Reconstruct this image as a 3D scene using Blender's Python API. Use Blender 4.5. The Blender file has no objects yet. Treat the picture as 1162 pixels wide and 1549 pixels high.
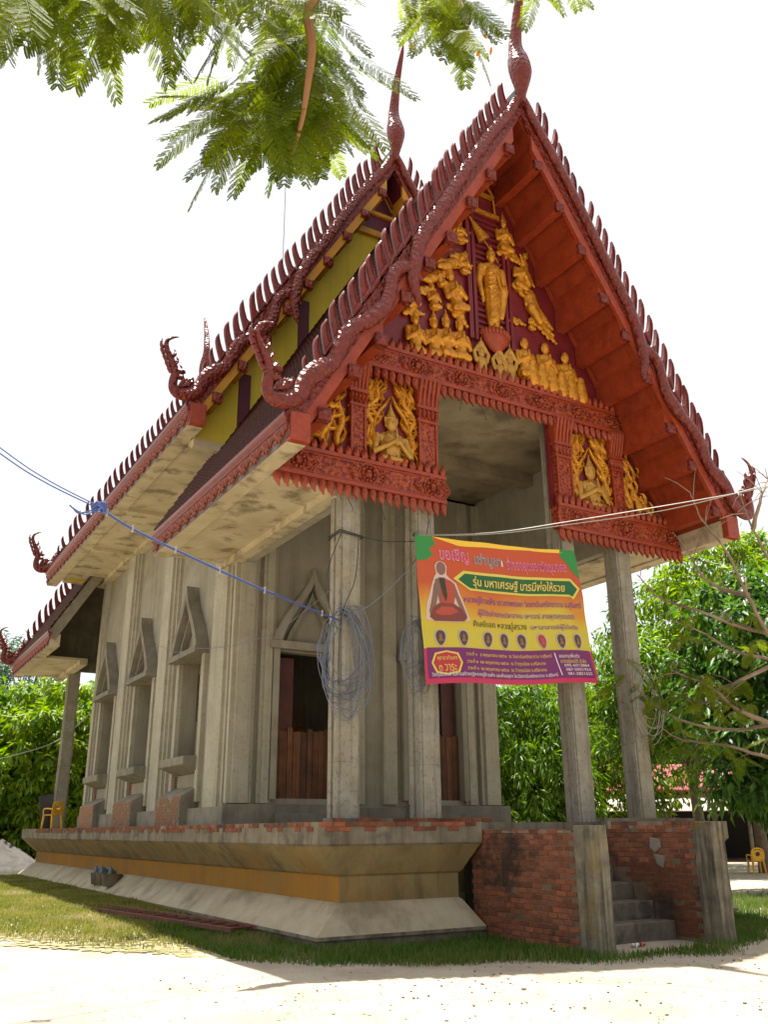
import bpy, bmesh, math, random
import numpy as np
from mathutils import Vector, Matrix
random.seed(7); RNG = np.random.default_rng(11)
scene = bpy.context.scene
col = scene.collection
rad = math.radians

# ------------------------------------------------------------------ camera
CAM = Vector((-10.2982, -13.0328, 1.3881))
RT = Vector((0.8625034505, -0.5060067638, -0.0067046860))
UP = Vector((-0.1645789614, -0.2930092296, 0.9418382859))
FW = Vector((0.4785410779, 0.8112353212, 0.3359995392))
FPX = 1347.652
cam = bpy.data.cameras.new('camera')
cam_ob = bpy.data.objects.new('camera', cam); col.objects.link(cam_ob)
cam.sensor_fit = 'VERTICAL'; cam.sensor_height = 36.0; cam.sensor_width = 36.0
cam.lens = FPX / 1549.0 * 36.0
cam.clip_start = 0.1; cam.clip_end = 3000.0
m = Matrix((RT, UP, -FW)).transposed().to_4x4(); m.translation = CAM
cam_ob.matrix_world = m
scene.camera = cam_ob

# ------------------------------------------------------------------ sky, sun, exposure
world = bpy.data.worlds.new('World'); scene.world = world; world.use_nodes = True
wn = world.node_tree.nodes; wl = world.node_tree.links
bg = wn['Background']
sky = wn.new('ShaderNodeTexSky'); sky.sky_type = 'NISHITA'; sky.sun_disc = False
SUND = Vector((-0.045, -0.185, -1.0)).normalized()       # direction the light travels
sky.sun_elevation = math.asin(-SUND.z); sky.sun_rotation = math.atan2(-SUND.x, -SUND.y)
sky.air_density = 1.0; sky.dust_density = 3.0; sky.ozone_density = 1.0; sky.altitude = 100
hs = wn.new('ShaderNodeHueSaturation'); hs.inputs['Saturation'].default_value = 0.15
wl.new(sky.outputs[0], hs.inputs['Color']); wl.new(hs.outputs[0], bg.inputs['Color'])
bg.inputs['Strength'].default_value = 0.095
sun = bpy.data.lights.new('sun', 'SUN'); sun.energy = 5.0; sun.angle = rad(0.53); sun.color = (1.0, 0.95, 0.86)
sun_ob = bpy.data.objects.new('sun', sun); col.objects.link(sun_ob)
sun_ob.rotation_euler = SUND.to_track_quat('-Z', 'Y').to_euler(); sun_ob.location = (0, 10, 60)
scene.view_settings.view_transform = 'Standard'; scene.view_settings.look = 'None'
scene.view_settings.gamma = 1.0; scene.view_settings.use_curve_mapping = False
scene.view_settings.exposure = 1.36
scene.cycles.use_denoising = True
scene.cycles.max_bounces = 10; scene.cycles.diffuse_bounces = 6
scene.cycles.transparent_max_bounces = 8

GZ = -0.2
def gz(x, y):
    t = min(1.0, max(0.0, (y + 2.0) / 10.0)); t = t * t * (3 - 2 * t)
    if x > -2: t *= max(0.0, 1 - (x + 2) / 8.0)
    return GZ + 0.14 * t
def ray(u, v):
    return FW + RT * ((u - 581) / FPX) - UP * ((v - 774.5) / FPX)
def at(u, v, ax, val):
    d = ray(u, v); i = 'xyz'.index(ax); return CAM + d * ((val - CAM[i]) / d[i])
def on_ground(u, v):
    z = GZ
    for _ in range(6):
        p = at(u, v, 'z', z); z = gz(p.x, p.y)
    return p
def polar(u, dist):
    d = ray(u, 1255); h = Vector((d.x, d.y, 0)).normalized()
    p = CAM + h * dist; return Vector((p.x, p.y, gz(p.x, p.y)))

# ------------------------------------------------------------------ mesh helpers
class MB:
    def __init__(s): s.v = []; s.f = []
    def add(s, vs, fs):
        o = len(s.v); s.v += [tuple(p) for p in vs]; s.f += [tuple(i + o for i in f) for f in fs]; return s
    def box(s, x0, x1, y0, y1, z0, z1):
        return s.add([(x0,y0,z0),(x1,y0,z0),(x1,y1,z0),(x0,y1,z0),(x0,y0,z1),(x1,y0,z1),(x1,y1,z1),(x0,y1,z1)],
              [(0,3,2,1),(4,5,6,7),(0,1,5,4),(1,2,6,5),(2,3,7,6),(3,0,4,7)])
    def prism(s, poly, axis, a, b):
        def P(p, t):
            return (p[0], t, p[1]) if axis == 'y' else ((t, p[0], p[1]) if axis == 'x' else (p[0], p[1], t))
        n = len(poly)
        vs = [P(p, a) for p in poly] + [P(p, b) for p in poly]
        fs = [tuple(range(n)), tuple(range(2*n-1, n-1, -1))] + [(i, (i+1) % n, n + (i+1) % n, n + i) for i in range(n)]
        return s.add(vs, fs)
    def dome(s, poly, axis, a, b, c, inset=0.55):
        """prism whose cap swells to a ridge: poly at a..b, a shrunken copy at c"""
        def P(p, t):
            return (p[0], t, p[1]) if axis == 'y' else ((t, p[0], p[1]) if axis == 'x' else (p[0], p[1], t))
        n = len(poly); cx = sum(p[0] for p in poly)/n; cy = sum(p[1] for p in poly)/n
        sh = [(cx + (p[0]-cx)*inset, cy + (p[1]-cy)*inset) for p in poly]
        vs = [P(p, a) for p in poly] + [P(p, b) for p in poly] + [P(p, c) for p in sh]
        fs = [tuple(range(n)), tuple(range(3*n-1, 2*n-1, -1))]
        for k in (0, n):
            fs += [(k+i, k+(i+1) % n, k+n+(i+1) % n, k+n+i) for i in range(n)]
        return s.add(vs, fs)
    def tube(s, pts, rads, n=8, closed_ends=True, ref=None):
        pts = [Vector(p) for p in pts]; k = len(pts); vs = []; fs = []
        prev = None
        for i, p in enumerate(pts):
            t = (pts[min(i+1, k-1)] - pts[max(i-1, 0)])
            t = t.normalized() if t.length > 1e-9 else Vector((0, 0, 1))
            if ref is not None:
                a = Vector(ref); a = (a - t * a.dot(t)); a = a.normalized() if a.length > 1e-6 else t.orthogonal().normalized()
            elif prev is None:
                a = t.orthogonal().normalized()
            else:
                a = prev - t * prev.dot(t); a = a.normalized() if a.length > 1e-6 else t.orthogonal().normalized()
            prev = a; b = t.cross(a)
            r = rads[i] if isinstance(rads, (list, tuple)) else rads
            ra, rb = r if isinstance(r, (list, tuple)) else (r, r)
            for j in range(n):
                w = 2 * math.pi * j / n
                vs.append(p + a * (ra * math.cos(w)) + b * (rb * math.sin(w)))
        for i in range(k - 1):
            for j in range(n):
                fs.append((i*n+j, i*n+(j+1) % n, (i+1)*n+(j+1) % n, (i+1)*n+j))
        if closed_ends:
            fs.append(tuple(range(n-1, -1, -1))); fs.append(tuple((k-1)*n + j for j in range(n)))
        return s.add(vs, fs)
    def ell(s, c, r, nu=12, nv=8, rot=None):
        c = Vector(c); r = (r, r, r) if not isinstance(r, (tuple, list)) else r; vs = []; fs = []
        M = Matrix.Identity(3) if rot is None else rot
        for i in range(nv + 1):
            th = math.pi * i / nv
            for j in range(nu):
                ph = 2 * math.pi * j / nu
                vs.append(c + M @ Vector((r[0]*math.sin(th)*math.cos(ph), r[1]*math.sin(th)*math.sin(ph), r[2]*math.cos(th))))
        for i in range(nv):
            for j in range(nu):
                fs.append((i*nu+j, i*nu+(j+1) % nu, (i+1)*nu+(j+1) % nu, (i+1)*nu+j))
        return s.add(vs, fs)
    def capsule(s, a, b, ra, rb, n=10):
        a = Vector(a); b = Vector(b); L = [0, .15, .5, .85, 1]
        s.ell(a, ra, n, 6); s.ell(b, rb, n, 6)
        return s.tube([a.lerp(b, t) for t in L], [ra + (rb-ra)*t for t in L], n)
    def lathe(s, prof, n=12, c=(0, 0, 0)):
        vs = []; fs = []
        for r, z in prof:
            for j in range(n):
                w = 2*math.pi*j/n; vs.append((c[0]+r*math.cos(w), c[1]+r*math.sin(w), c[2]+z))
        for i in range(len(prof)-1):
            for j in range(n):
                fs.append((i*n+j, i*n+(j+1) % n, (i+1)*n+(j+1) % n, (i+1)*n+j))
        fs.append(tuple(range(n-1, -1, -1))); fs.append(tuple((len(prof)-1)*n+j for j in range(n)))
        return s.add(vs, fs)
    def xf(s, M):
        s.v = [tuple(M @ Vector(p)) for p in s.v]; return s
    def join(s, o): return s.add(o.v, o.f)
    def mesh(s, name, smooth=False, merge=0, bevel=0):
        me = bpy.data.meshes.new(name); me.from_pydata(s.v, [], s.f)
        bm = bmesh.new(); bm.from_mesh(me)
        if merge or smooth: bmesh.ops.remove_doubles(bm, verts=bm.verts, dist=merge or 1e-5)
        if bevel:
            bmesh.ops.bevel(bm, geom=[e for e in bm.edges], offset=bevel, segments=1, affect='EDGES', clamp_overlap=True)
        bmesh.ops.recalc_face_normals(bm, faces=bm.faces)
        bm.to_mesh(me); bm.free()
        if smooth:
            me.polygons.foreach_set('use_smooth', [True]*len(me.polygons))
            if smooth != 'all':
                try: me.set_sharp_from_angle(angle=rad(smooth if smooth is not True else 45))
                except Exception: pass
        return me
def np_mesh(name, V, F):
    """V (n,3) array, F (m,k) array"""
    me = bpy.data.meshes.new(name); n, k = F.shape
    me.vertices.add(len(V)); me.vertices.foreach_set('co', np.ascontiguousarray(V, np.float32).ravel())
    me.loops.add(n*k); me.loops.foreach_set('vertex_index', np.ascontiguousarray(F, np.int32).ravel())
    me.polygons.add(n); me.polygons.foreach_set('loop_start', np.arange(0, n*k, k, dtype=np.int32))
    try: me.polygons.foreach_set('loop_total', np.full(n, k, np.int32))
    except Exception: pass
    me.update(calc_edges=True); return me
def ob(name, me, mat=None, parent=None, loc=None, rot=None, scale=None, kind=None, smooth=False, bevel=0):
    if isinstance(me, MB): me = me.mesh(name, smooth=smooth, bevel=bevel)
    if mat is not None and me is not None and not me.materials: me.materials.append(mat)
    o = bpy.data.objects.new(name, me); col.objects.link(o)
    if parent is not None: o.parent = parent
    if loc is not None: o.location = loc
    if rot is not None: o.rotation_euler = rot
    if scale is not None: o.scale = scale
    if kind: o['kind'] = kind
    return o
def tag(o, label, cat, group=None):
    o['label'] = label; o['category'] = cat
    if group: o['group'] = group
    return o
def thing(name, label, cat, loc=(0, 0, 0), rotz=0, group=None):
    o = bpy.data.objects.new(name, None); col.objects.link(o); o.empty_display_size = 0.3
    o.location = loc; o.rotation_euler = (0, 0, rotz)
    return tag(o, label, cat, group)
def fuse(mb, voxel, smooth_it=2):
    """melt overlapping solids into one continuous skin"""
    me = mb.mesh('tmp'); o = bpy.data.objects.new('tmp', me); col.objects.link(o)
    r = o.modifiers.new('r', 'REMESH'); r.mode = 'VOXEL'; r.voxel_size = voxel; r.use_smooth_shade = True
    if smooth_it:
        q = o.modifiers.new('s', 'SMOOTH'); q.factor = 0.5; q.iterations = smooth_it
    dg = bpy.context.evaluated_depsgraph_get(); dg.update()
    out = bpy.data.meshes.new_from_object(o.evaluated_get(dg)); out.materials.clear()
    bpy.data.objects.remove(o); bpy.data.meshes.remove(me)
    return out

# ------------------------------------------------------------------ materials
def pmat(name, c1, c2=None, rough=0.7, scale=3.0, bump=0.15, bscale=40.0, streak=None, sfac=0.5, orand=0.0,
         spec=0.4, coat=0.0, stain=None, stfac=0.5, stscale=1.2, lo=0.35, hi=0.65, detail=8.0, trans=0.0, streakscale=(5, 5, .25), vor=0, metal=0.0, stlo=.52, sthi=.66, wear=None, wfac=.5, wscale=9.0, seams=None, slo=.5, shi=.72, bdist=.02):
    M = bpy.data.materials.new(name); M.use_nodes = True
    N = M.node_tree.nodes; L = M.node_tree.links; B = N['Principled BSDF']
    B.inputs['Roughness'].default_value = rough
    B.inputs['Specular IOR Level'].default_value = spec
    B.inputs['Metallic'].default_value = metal
    if coat: B.inputs['Coat Weight'].default_value = coat; B.inputs['Coat Roughness'].default_value = 0.12
    tc = N.new('ShaderNodeTexCoord')
    geo = N.new('ShaderNodeNewGeometry')
    pos = geo.outputs['Position']
    def noise(sc, vec=pos, det=detail):
        n = N.new('ShaderNodeTexNoise'); n.inputs['Scale'].default_value = sc; n.inputs['Detail'].default_value = det
        n.inputs['Roughness'].default_value = 0.62; L.new(vec, n.inputs['Vector']); return n.outputs['Fac']
    def mrange(x, a, b):
        r = N.new('ShaderNodeMapRange'); r.inputs['From Min'].default_value = a; r.inputs['From Max'].default_value = b
        L.new(x, r.inputs['Value']); return r.outputs['Result']
    def mix(f, a, b, blend='MIX'):
        x = N.new('ShaderNodeMix'); x.data_type = 'RGBA'; x.blend_type = blend
        for sock, val in ((x.inputs['Factor'], f), (x.inputs[6], a), (x.inputs[7], b)):
            if isinstance(val, (float, int)): sock.default_value = val
            elif isinstance(val, tuple): sock.default_value = (*val, 1)
            else: L.new(val, sock)
        return x.outputs[2]
    def mul(a, k):
        x = N.new('ShaderNodeMath'); x.operation = 'MULTIPLY'; L.new(a, x.inputs[0]); x.inputs[1].default_value = k; return x.outputs[0]
    c2 = c2 or tuple(v*0.8 for v in c1)
    c = mix(mrange(noise(scale), lo, hi), c1, c2)
    if orand:
        oi = N.new('ShaderNodeObjectInfo'); h = N.new('ShaderNodeHueSaturation')
        L.new(mrange2(N, L, oi.outputs['Random'], 1-orand, 1+orand), h.inputs['Value']); L.new(c, h.inputs['Color']); c = h.outputs[0]
    if streak:
        mp = N.new('ShaderNodeMapping'); mp.inputs['Scale'].default_value = streakscale; L.new(pos, mp.inputs['Vector'])
        c = mix(mul(mrange(noise(1.0, mp.outputs[0]), slo, shi), sfac), c, streak)
    if stain:
        c = mix(mul(mrange(noise(stscale), stlo, sthi), stfac), c, stain)
    if wear:
        c = mix(mul(mrange(noise(wscale), .56, .62), wfac), c, wear)
    if seams:                                   # shuttering joints left in the concrete
        sp = N.new('ShaderNodeSeparateXYZ'); L.new(pos, sp.inputs[0])
        for axn, per in seams:
            md = N.new('ShaderNodeMath'); md.operation = 'PINGPONG'; md.inputs[1].default_value = per/2
            ad0 = N.new('ShaderNodeMath'); ad0.operation = 'MULTIPLY_ADD'; L.new(noise(2.5), ad0.inputs[0]); ad0.inputs[1].default_value = .05; L.new(sp.outputs['XYZ'.index(axn)], ad0.inputs[2])
            L.new(ad0.outputs[0], md.inputs[0])
            ln = mrange(md.outputs[0], .012, .004); ln2 = N.new('ShaderNodeMath'); ln2.operation = 'MULTIPLY'; L.new(ln, ln2.inputs[0]); L.new(mrange(noise(3.0), .38, .6), ln2.inputs[1])
            c = mix(mul(ln2.outputs[0], .55), c, tuple(v*.35 for v in c1))
    L.new(c, B.inputs['Base Color'])
    if bump:
        b = N.new('ShaderNodeBump'); b.inputs['Strength'].default_value = bump; b.inputs['Distance'].default_value = bdist
        hgt = noise(bscale)
        if vor:
            vo = N.new('ShaderNodeTexVoronoi'); vo.inputs['Scale'].default_value = vor; L.new(pos, vo.inputs['Vector'])
            ad = N.new('ShaderNodeMath'); ad.operation = 'MULTIPLY_ADD'; L.new(hgt, ad.inputs[0]); ad.inputs[1].default_value = .35; L.new(vo.outputs['Distance'], ad.inputs[2]); hgt = ad.outputs[0]
        L.new(hgt, b.inputs['Height']); L.new(b.outputs[0], B.inputs['Normal'])
    if trans:
        out = N['Material Output']; t = N.new('ShaderNodeBsdfTranslucent'); ms = N.new('ShaderNodeMixShader')
        hs2 = N.new('ShaderNodeHueSaturation'); hs2.inputs['Saturation'].default_value = 1.1; hs2.inputs['Value'].default_value = 1.5
        L.new(c, hs2.inputs['Color']); L.new(hs2.outputs[0], t.inputs['Color'])
        ms.inputs[0].default_value = trans; L.new(B.outputs[0], ms.inputs[1]); L.new(t.outputs[0], ms.inputs[2]); L.new(ms.outputs[0], out.inputs['Surface'])
    return M
def mrange2(N, L, x, a, b):
    r = N.new('ShaderNodeMapRange'); r.inputs['To Min'].default_value = a; r.inputs['To Max'].default_value = b
    L.new(x, r.inputs['Value']); return r.outputs['Result']
def flat(name, c, rough=0.5):
    M = bpy.data.materials.new(name); M.use_nodes = True; B = M.node_tree.nodes['Principled BSDF']
    B.inputs['Base Color'].default_value = (*c, 1); B.inputs['Roughness'].default_value = rough
    return M

K = {}
K['concrete'] = pmat('raw_concrete', (.25,.225,.175), (.165,.148,.112), rough=.9, scale=2.2, streak=(.09,.077,.057), sfac=.6, bump=.25, bscale=55, stain=(.30,.24,.13), stfac=.3)
K['column'] = pmat('column_concrete', (.33,.305,.245), (.24,.218,.17), rough=.88, scale=3.0, streak=(.085,.072,.054), sfac=.75, bump=.35, bscale=45, streakscale=(9,9,.35), stain=(.27,.21,.10), stfac=.35, stscale=1.1, seams=(('Z', 1.22),), wear=(.11,.095,.07), wfac=.5, wscale=14)
K['pilaster'] = pmat('bounce_lightened_smooth_render', (.39,.36,.28), (.32,.293,.222), rough=.88, scale=1.6, streak=(.16,.138,.09), sfac=.5, bump=.12, bscale=70, streakscale=(7,7,.3), wear=(.20,.175,.12), wfac=.4, wscale=12)  # smooth render, tone raised above the wall to paint in sun bounce
K['plaster'] = pmat('cement_plaster', (.305,.28,.215), (.25,.228,.172), rough=.9, scale=1.3, streak=(.13,.112,.075), sfac=.5, bump=.12, bscale=70, stain=(.17,.14,.085), stfac=.5, stscale=.8)
K['soffit'] = pmat('soffit_concrete', (.50,.425,.285), (.39,.32,.20), rough=.85, scale=1.1, stain=(.10,.068,.038), stfac=.7, stscale=1.9, bump=.15, bscale=30, seams=(('Y', 1.22),))
K['ceiling'] = pmat('ceiling_concrete', (.30,.25,.165), (.19,.152,.098), rough=.9, scale=1.3, stain=(.07,.05,.03), stfac=.7, stscale=.9, bump=.15, seams=(('X', 1.22), ('Y', 1.22)))
K['red'] = pmat('red_gloss_paint', (.30,.042,.012), (.22,.029,.009), rough=.42, scale=4, bump=.35, bscale=26, spec=.4, stain=(.38,.058,.014), stfac=.5, stscale=5, wear=(.20,.075,.055), wfac=.45, wscale=13)
K['redpanel'] = pmat('red_soffit_paint', (.29,.042,.011), (.21,.028,.008), rough=.5, scale=2.5, bump=.3, bscale=60, spec=.3, stain=(.10,.009,.005), stfac=.5, stscale=2, wear=(.24,.06,.035), wfac=.4, wscale=16)
K['carve'] = pmat('red_carved_relief', (.32,.048,.015), (.10,.012,.006), rough=.5, scale=17, bump=1.0, bscale=20, spec=.35, lo=.44, hi=.58, stain=(.42,.10,.024), stfac=.7, stscale=11, vor=16)
K['naga'] = pmat('maroon_gloss_paint', (.185,.024,.013), (.115,.014,.009), rough=.36, scale=6, bump=1.0, bscale=22, spec=.35, vor=11, bdist=.05, wear=(.16,.06,.045), wfac=.5, wscale=11)
K['toothred'] = pmat('maroon_tooth_paint', (.185,.024,.014), (.115,.015,.010), rough=.38, scale=5, bump=.3, bscale=16, spec=.4, wear=(.16,.062,.05), wfac=.5, wscale=9)
K['gold'] = pmat('gold_paint', (.66,.30,.018), (.45,.175,.010), rough=.38, scale=9, bump=.4, bscale=26, spec=.5, stain=(.16,.05,.006), stfac=.5, stscale=14, metal=.35)
K['palegold'] = pmat('pale_gold_paint', (.50,.27,.045), (.33,.16,.022), rough=.42, scale=9, bump=.3, bscale=30, spec=.5, metal=.25)
K['panelred'] = pmat('pediment_ground', (.175,.017,.022), (.125,.011,.014), rough=.4, scale=2, bump=.12, spec=.4)
K['tile'] = pmat('glazed_roof_tile', (.050,.010,.010), (.025,.006,.006), rough=.38, scale=6, bump=.2, bscale=20, spec=.3)
K['yellow'] = pmat('yellow_gable_paint', (.54,.42,.03), (.47,.36,.03), rough=.7, scale=1.0, bump=.08, streak=(.23,.18,.025), sfac=.3)
K['amber'] = pmat('amber_purlin_paint', (.46,.215,.014), (.38,.17,.012), rough=.6, bump=.1)
K['maroon'] = pmat('maroon_paint', (.085,.006,.018), (.07,.005,.014), rough=.5, bump=.08)
K['ochre'] = pmat('ochre_wash', (.34,.155,.012), (.25,.125,.022), rough=.9, scale=.9, streak=(.16,.10,.04), sfac=.6, bump=.2, stain=(.21,.135,.045), stfac=.6, stscale=.8, streakscale=(3,3,.3))
K['apron'] = pmat('apron_concrete', (.43,.37,.26), (.32,.265,.17), rough=.95, scale=1.4, stain=(.13,.095,.05), stfac=.55, stscale=1.3, bump=.25)
K['cornice'] = pmat('cornice_concrete', (.25,.19,.085), (.17,.125,.055), rough=.95, scale=1.6, streak=(.065,.048,.026), sfac=.7, stain=(.28,.14,.02), stfac=.45, stscale=.7, bump=.25, streakscale=(4,4,.5))
K['lip'] = pmat('lip_concrete', (.24,.205,.145), (.15,.125,.085), rough=.95, scale=3, streak=(.05,.04,.03), sfac=.75, bump=.45, stain=(.05,.043,.035), stfac=.7, stscale=1.4)
K['brick'] = pmat('red_brick', (.25,.078,.036), (.165,.055,.027), rough=.9, scale=9, bump=.35, bscale=60, orand=.4, stain=(.024,.018,.014), stfac=.85, stscale=1.15, stlo=.53, sthi=.64, streak=(.15,.095,.03), sfac=.45, streakscale=(1.2,1.2,1.2))
K['oldbrick'] = pmat('worn_brick', (.36,.135,.065), (.27,.17,.10), rough=.95, scale=7, bump=.4, orand=.25)
K['mortar'] = pmat('mortar', (.19,.14,.092), (.11,.08,.055), rough=.95, scale=4, bump=.4, stain=(.03,.022,.018), stfac=.8, stscale=1.15, stlo=.53, sthi=.64)
K['post'] = pmat('mossy_post', (.22,.195,.14), (.10,.088,.062), rough=.95, scale=3, streak=(.022,.020,.015), sfac=.8, slo=.46, shi=.66, bump=.6, bscale=25, stain=(.21,.145,.03), stfac=.65, stscale=1.3, streakscale=(14,14,.8))
K['plank'] = pmat('door_plank', (.15,.058,.020), (.08,.03,.012), rough=.7, scale=3, streak=(.03,.013,.007), sfac=.75, bump=.3, orand=.4, streakscale=(22,22,.6))
K['board'] = pmat('plywood_board', (.25,.195,.12), (.19,.145,.09), rough=.8, bump=.15, orand=.25)
K['mahog'] = pmat('mahogany_shutter', (.085,.018,.010), (.055,.012,.007), rough=.5, bump=.15)
K['ornament'] = pmat('eave_ornament_paint', (.22,.035,.010), (.12,.018,.008), rough=.4, scale=9, bump=.6, bscale=30, spec=.5, stain=(.30,.075,.015), stfac=.6, stscale=9)
K['fascia'] = pmat('weathered_fascia', (.20,.17,.16), (.12,.085,.075), rough=.8, scale=5, bump=.2)
K['step'] = pmat('stair_concrete', (.15,.13,.10), (.085,.074,.057), rough=.95, scale=5, bump=.4, stain=(.05,.043,.034), stfac=.7, stscale=2.5, streak=(.05,.042,.03), sfac=.7)
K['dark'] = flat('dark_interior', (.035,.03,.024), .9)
K['floor'] = pmat('porch_screed', (.21,.19,.155), (.13,.115,.09), rough=.95, scale=4, bump=.5)
# ================================================================== TEMPLE
temple = thing('temple', 'unfinished temple hall with steep red tiled gables, naga bargeboards and bare concrete columns', 'temple')
SL = 1.70                                   # roof slope, rise over run
XE = 5.16                                   # eave half width
def Zt(x): return 16.40 - SL * abs(x)       # top of the porch roof
def Zp(x): return 15.78 - SL * abs(x)       # underside of the slab
def Zu(x): return 15.46 - SL * abs(x)       # underside of the purlins

# ---------------------------------------------------------------- platform
LV = [  # side x, front y, inner stair x (left, right), z, rear y
    (4.30, -0.95, -1.42, 1.27, 1.50, 22.95), (4.30, -0.95, -1.42, 1.27, 1.20, 22.95), (4.27, -0.92, -1.44, 1.29, 1.17, 22.92),
    (3.86, -0.70, -1.66, 1.50, 0.78, 22.62), (3.80, -0.66, -1.70, 1.54, 0.75, 22.58), (3.80, -0.66, -1.70, 1.54, 0.40, 22.58),
    (3.86, -0.70, -1.66, 1.50, 0.37, 22.62), (4.30, -0.97, -1.42, 1.27, 0.00, 22.97), (4.30, -0.97, -1.42, 1.27, -0.05, 22.97),
    (4.24, -0.93, -1.46, 1.31, -0.06, 22.92), (4.24, -0.93, -1.46, 1.31, -0.45, 22.92)]
def ring(l):
    x, y, a, b, z, r = l
    return [(-x, y, z), (a, y, z), (a, 0.2, z), (b, 0.2, z), (b, y, z), (x, y, z), (x, r, z), (-x, r, z)]
def band(i0, i1):
    mb = MB()
    for i in range(i0, i1):
        A = ring(LV[i]); B_ = ring(LV[i+1])
        mb.add(A + B_, [(j, (j+1) % 8, 8 + (j+1) % 8, 8 + j) for j in range(8)])
    return mb
platform = ob('platform', MB().add(ring(LV[0]), [tuple(range(8))]), K['floor'], temple)
ob('platform_lip', band(0, 2), K['lip'], platform)
ob('cornice', band(2, 4), K['cornice'], platform)
A = ring(LV[4]); B_ = ring(LV[5])
for j, (nm, mt) in enumerate((('front_band', 'cornice'), ('return_band', 'cornice'), ('stair_recess', 'cornice'), ('return_band', 'cornice'), ('front_band', 'cornice'), ('ochre_band', 'ochre'), ('rear_band', 'ochre'), ('ochre_band', 'ochre'))):
    k = (j+1) % 8; ob(nm, MB().add([A[j], A[k], B_[k], B_[j]], [(0, 1, 2, 3)]), K[mt], platform)
ob('apron', band(5, 7), K['apron'], platform)
ob('plinth', band(7, 10), K['lip'], platform)
def brick_mesh(l, h, d, seed):
    r = random.Random(seed); mb = MB().box(-l/2, l/2, -d/2, d/2, -h/2, h/2)
    mb.v = [tuple(c + r.uniform(-.004, .004) for c in p) for p in mb.v]
    me = mb.mesh('brick', bevel=.004); me.materials.append(K['brick']); return me
BR = [brick_mesh(.198, .058, .05, s) for s in range(4)]
rb = random.Random(3)
# two bare courses along the lip, broken by smeared mortar
far = MB()
for course, z in enumerate((1.468, 1.402)):
    for k in range(13):
        x = -4.18 + k * .212 + (course % 2) * .1
        if x > -1.5 or rb.random() < (.05 if course == 0 else .35): continue
        ob('brick', rb.choice(BR), None, platform, (x, -.95 + .012, z), (0, 0, rb.uniform(-.01, .01)))
    for k in range(100):
        y = -.80 + k * .212 + (course % 2) * .1
        if y > 21: break
        if rb.random() < (.10 if course == 0 else .45): continue
        if y < 6: ob('brick', rb.choice(BR), None, platform, (-4.30 + .014, y, z), (0, 0, math.pi/2 + rb.uniform(-.01, .01)))
        else: far.box(-4.312, -4.27, y-.099, y+.099, z-.029, z+.029)
    for k in range(12):
        x = 1.45 + k * .212
        if rb.random() < .3: continue
        ob('brick', rb.choice(BR), None, platform, (x, -.95 + .012, z))
ob('far_bricks', far, K['brick'], platform, kind='stuff')
for k in range(14):                          # a loose course under the columns
    x = -3.75 + k * .212
    if k in (1, 4): continue
    ob('brick', BR[k % 4], None, platform, (x, -.52, 1.531))
for k in range(9):
    ob('brick', BR[k % 4], None, platform, (1.75 + k * .212, -.50, 1.531))
for a_, b_ in ((-3.9, -1.0), (1.6, 3.9)): ob('mortar_bed', MB().box(a_, b_, -.53, -.30, 1.503, 1.557), K['lip'], platform)

# ---------------------------------------------------------------- columns
def column_mesh(z0, z1, w=.40, y_=.40):
    h, g = w/2, y_/2; a = .045
    poly = [(-h+a,-g),(h-a,-g),(h-a,-g+a*.5),(h,-g+a*.5),(h,-.05),(h-.03,-.05),(h-.03,.05),(h,.05),(h,g-a*.5),(h-a,g-a*.5),(h-a,g),
            (-h+a,g),(-h+a,g-a*.5),(-h,g-a*.5),(-h,.05),(-h+.03,.05),(-h+.03,-.05),(-h,-.05),(-h,-g+a*.5),(-h+a,-g+a*.5)]
    return MB().prism(poly, 'z', z0, z1).mesh('column')
cm_out = column_mesh(1.5, 7.12); cm_in = column_mesh(1.5, 9.62)
for x, cm in ((-3.29, cm_out), (-1.72, cm_in), (1.72, cm_in), (3.29, cm_out)):
    c = ob('column', cm, K['column'], temple, (x, .2, 0))
for x, cm in ((-3.29, cm_out), (-1.72, cm_out), (1.72, cm_out), (3.29, cm_out)):
    ob('column', cm, K['column'], temple, (x, 22.0, 0))
# stub rebar and tie wires under the beam
for i, (x, l) in enumerate(((-3.42, .35), (-3.1, .45), (-2.75, .42), (-2.35, .5), (-1.75, .6), (-.9, .4), (-.4, .45), (.2, .35))):
    z = 7.0 if x < -1.4 else 9.55
    ob('rebar_stub', MB().tube([(x, -.12, z), (x+.02, -.13, z-l*.5), (x + rb.uniform(-.12, .12), -.16, z-l)], .008, 5), flat('rebar', (.05, .04, .035)) if i == 0 else bpy.data.materials['rebar'], temple)

# ---------------------------------------------------------------- hall walls
YF, YR, XW = 5.0, 17.6, 3.35
def stepped(mb, x0, x1, y0, y1, z0, z1): mb.box(x0, x1, y0, y1, z0, z1)
wallf = MB()
for x0, x1 in ((-3.35, -2.42), (-.88, .88), (2.42, 3.35)): wallf.box(x0, x1, YF, YF+.25, 1.5, 9.5)
for x0, x1 in ((-2.42, -.88), (.88, 2.42)):
    wallf.box(x0, x1, YF, YF+.25, 5.12, 9.5); wallf.box(x0, x1, YF, YF+.25, 1.5, 2.02)
wall_front = ob('front_wall', wallf, K['plaster'], temple)
for s in (-1, 1):                             # stepped corner pilasters on the front
    for a, b, d in ((2.95, 3.50, .10), (3.05, 3.40, .17), (2.50, 2.83, .07), (2.58, 2.75, .12), (.90, 1.12, .06), (.25, .60, .08)):
        x0, x1 = sorted((s*a, s*b)); ob('pilaster', MB().box(x0, x1, YF-d, YF+.02, 1.92, 9.45), K['pilaster'], wall_front)
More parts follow.
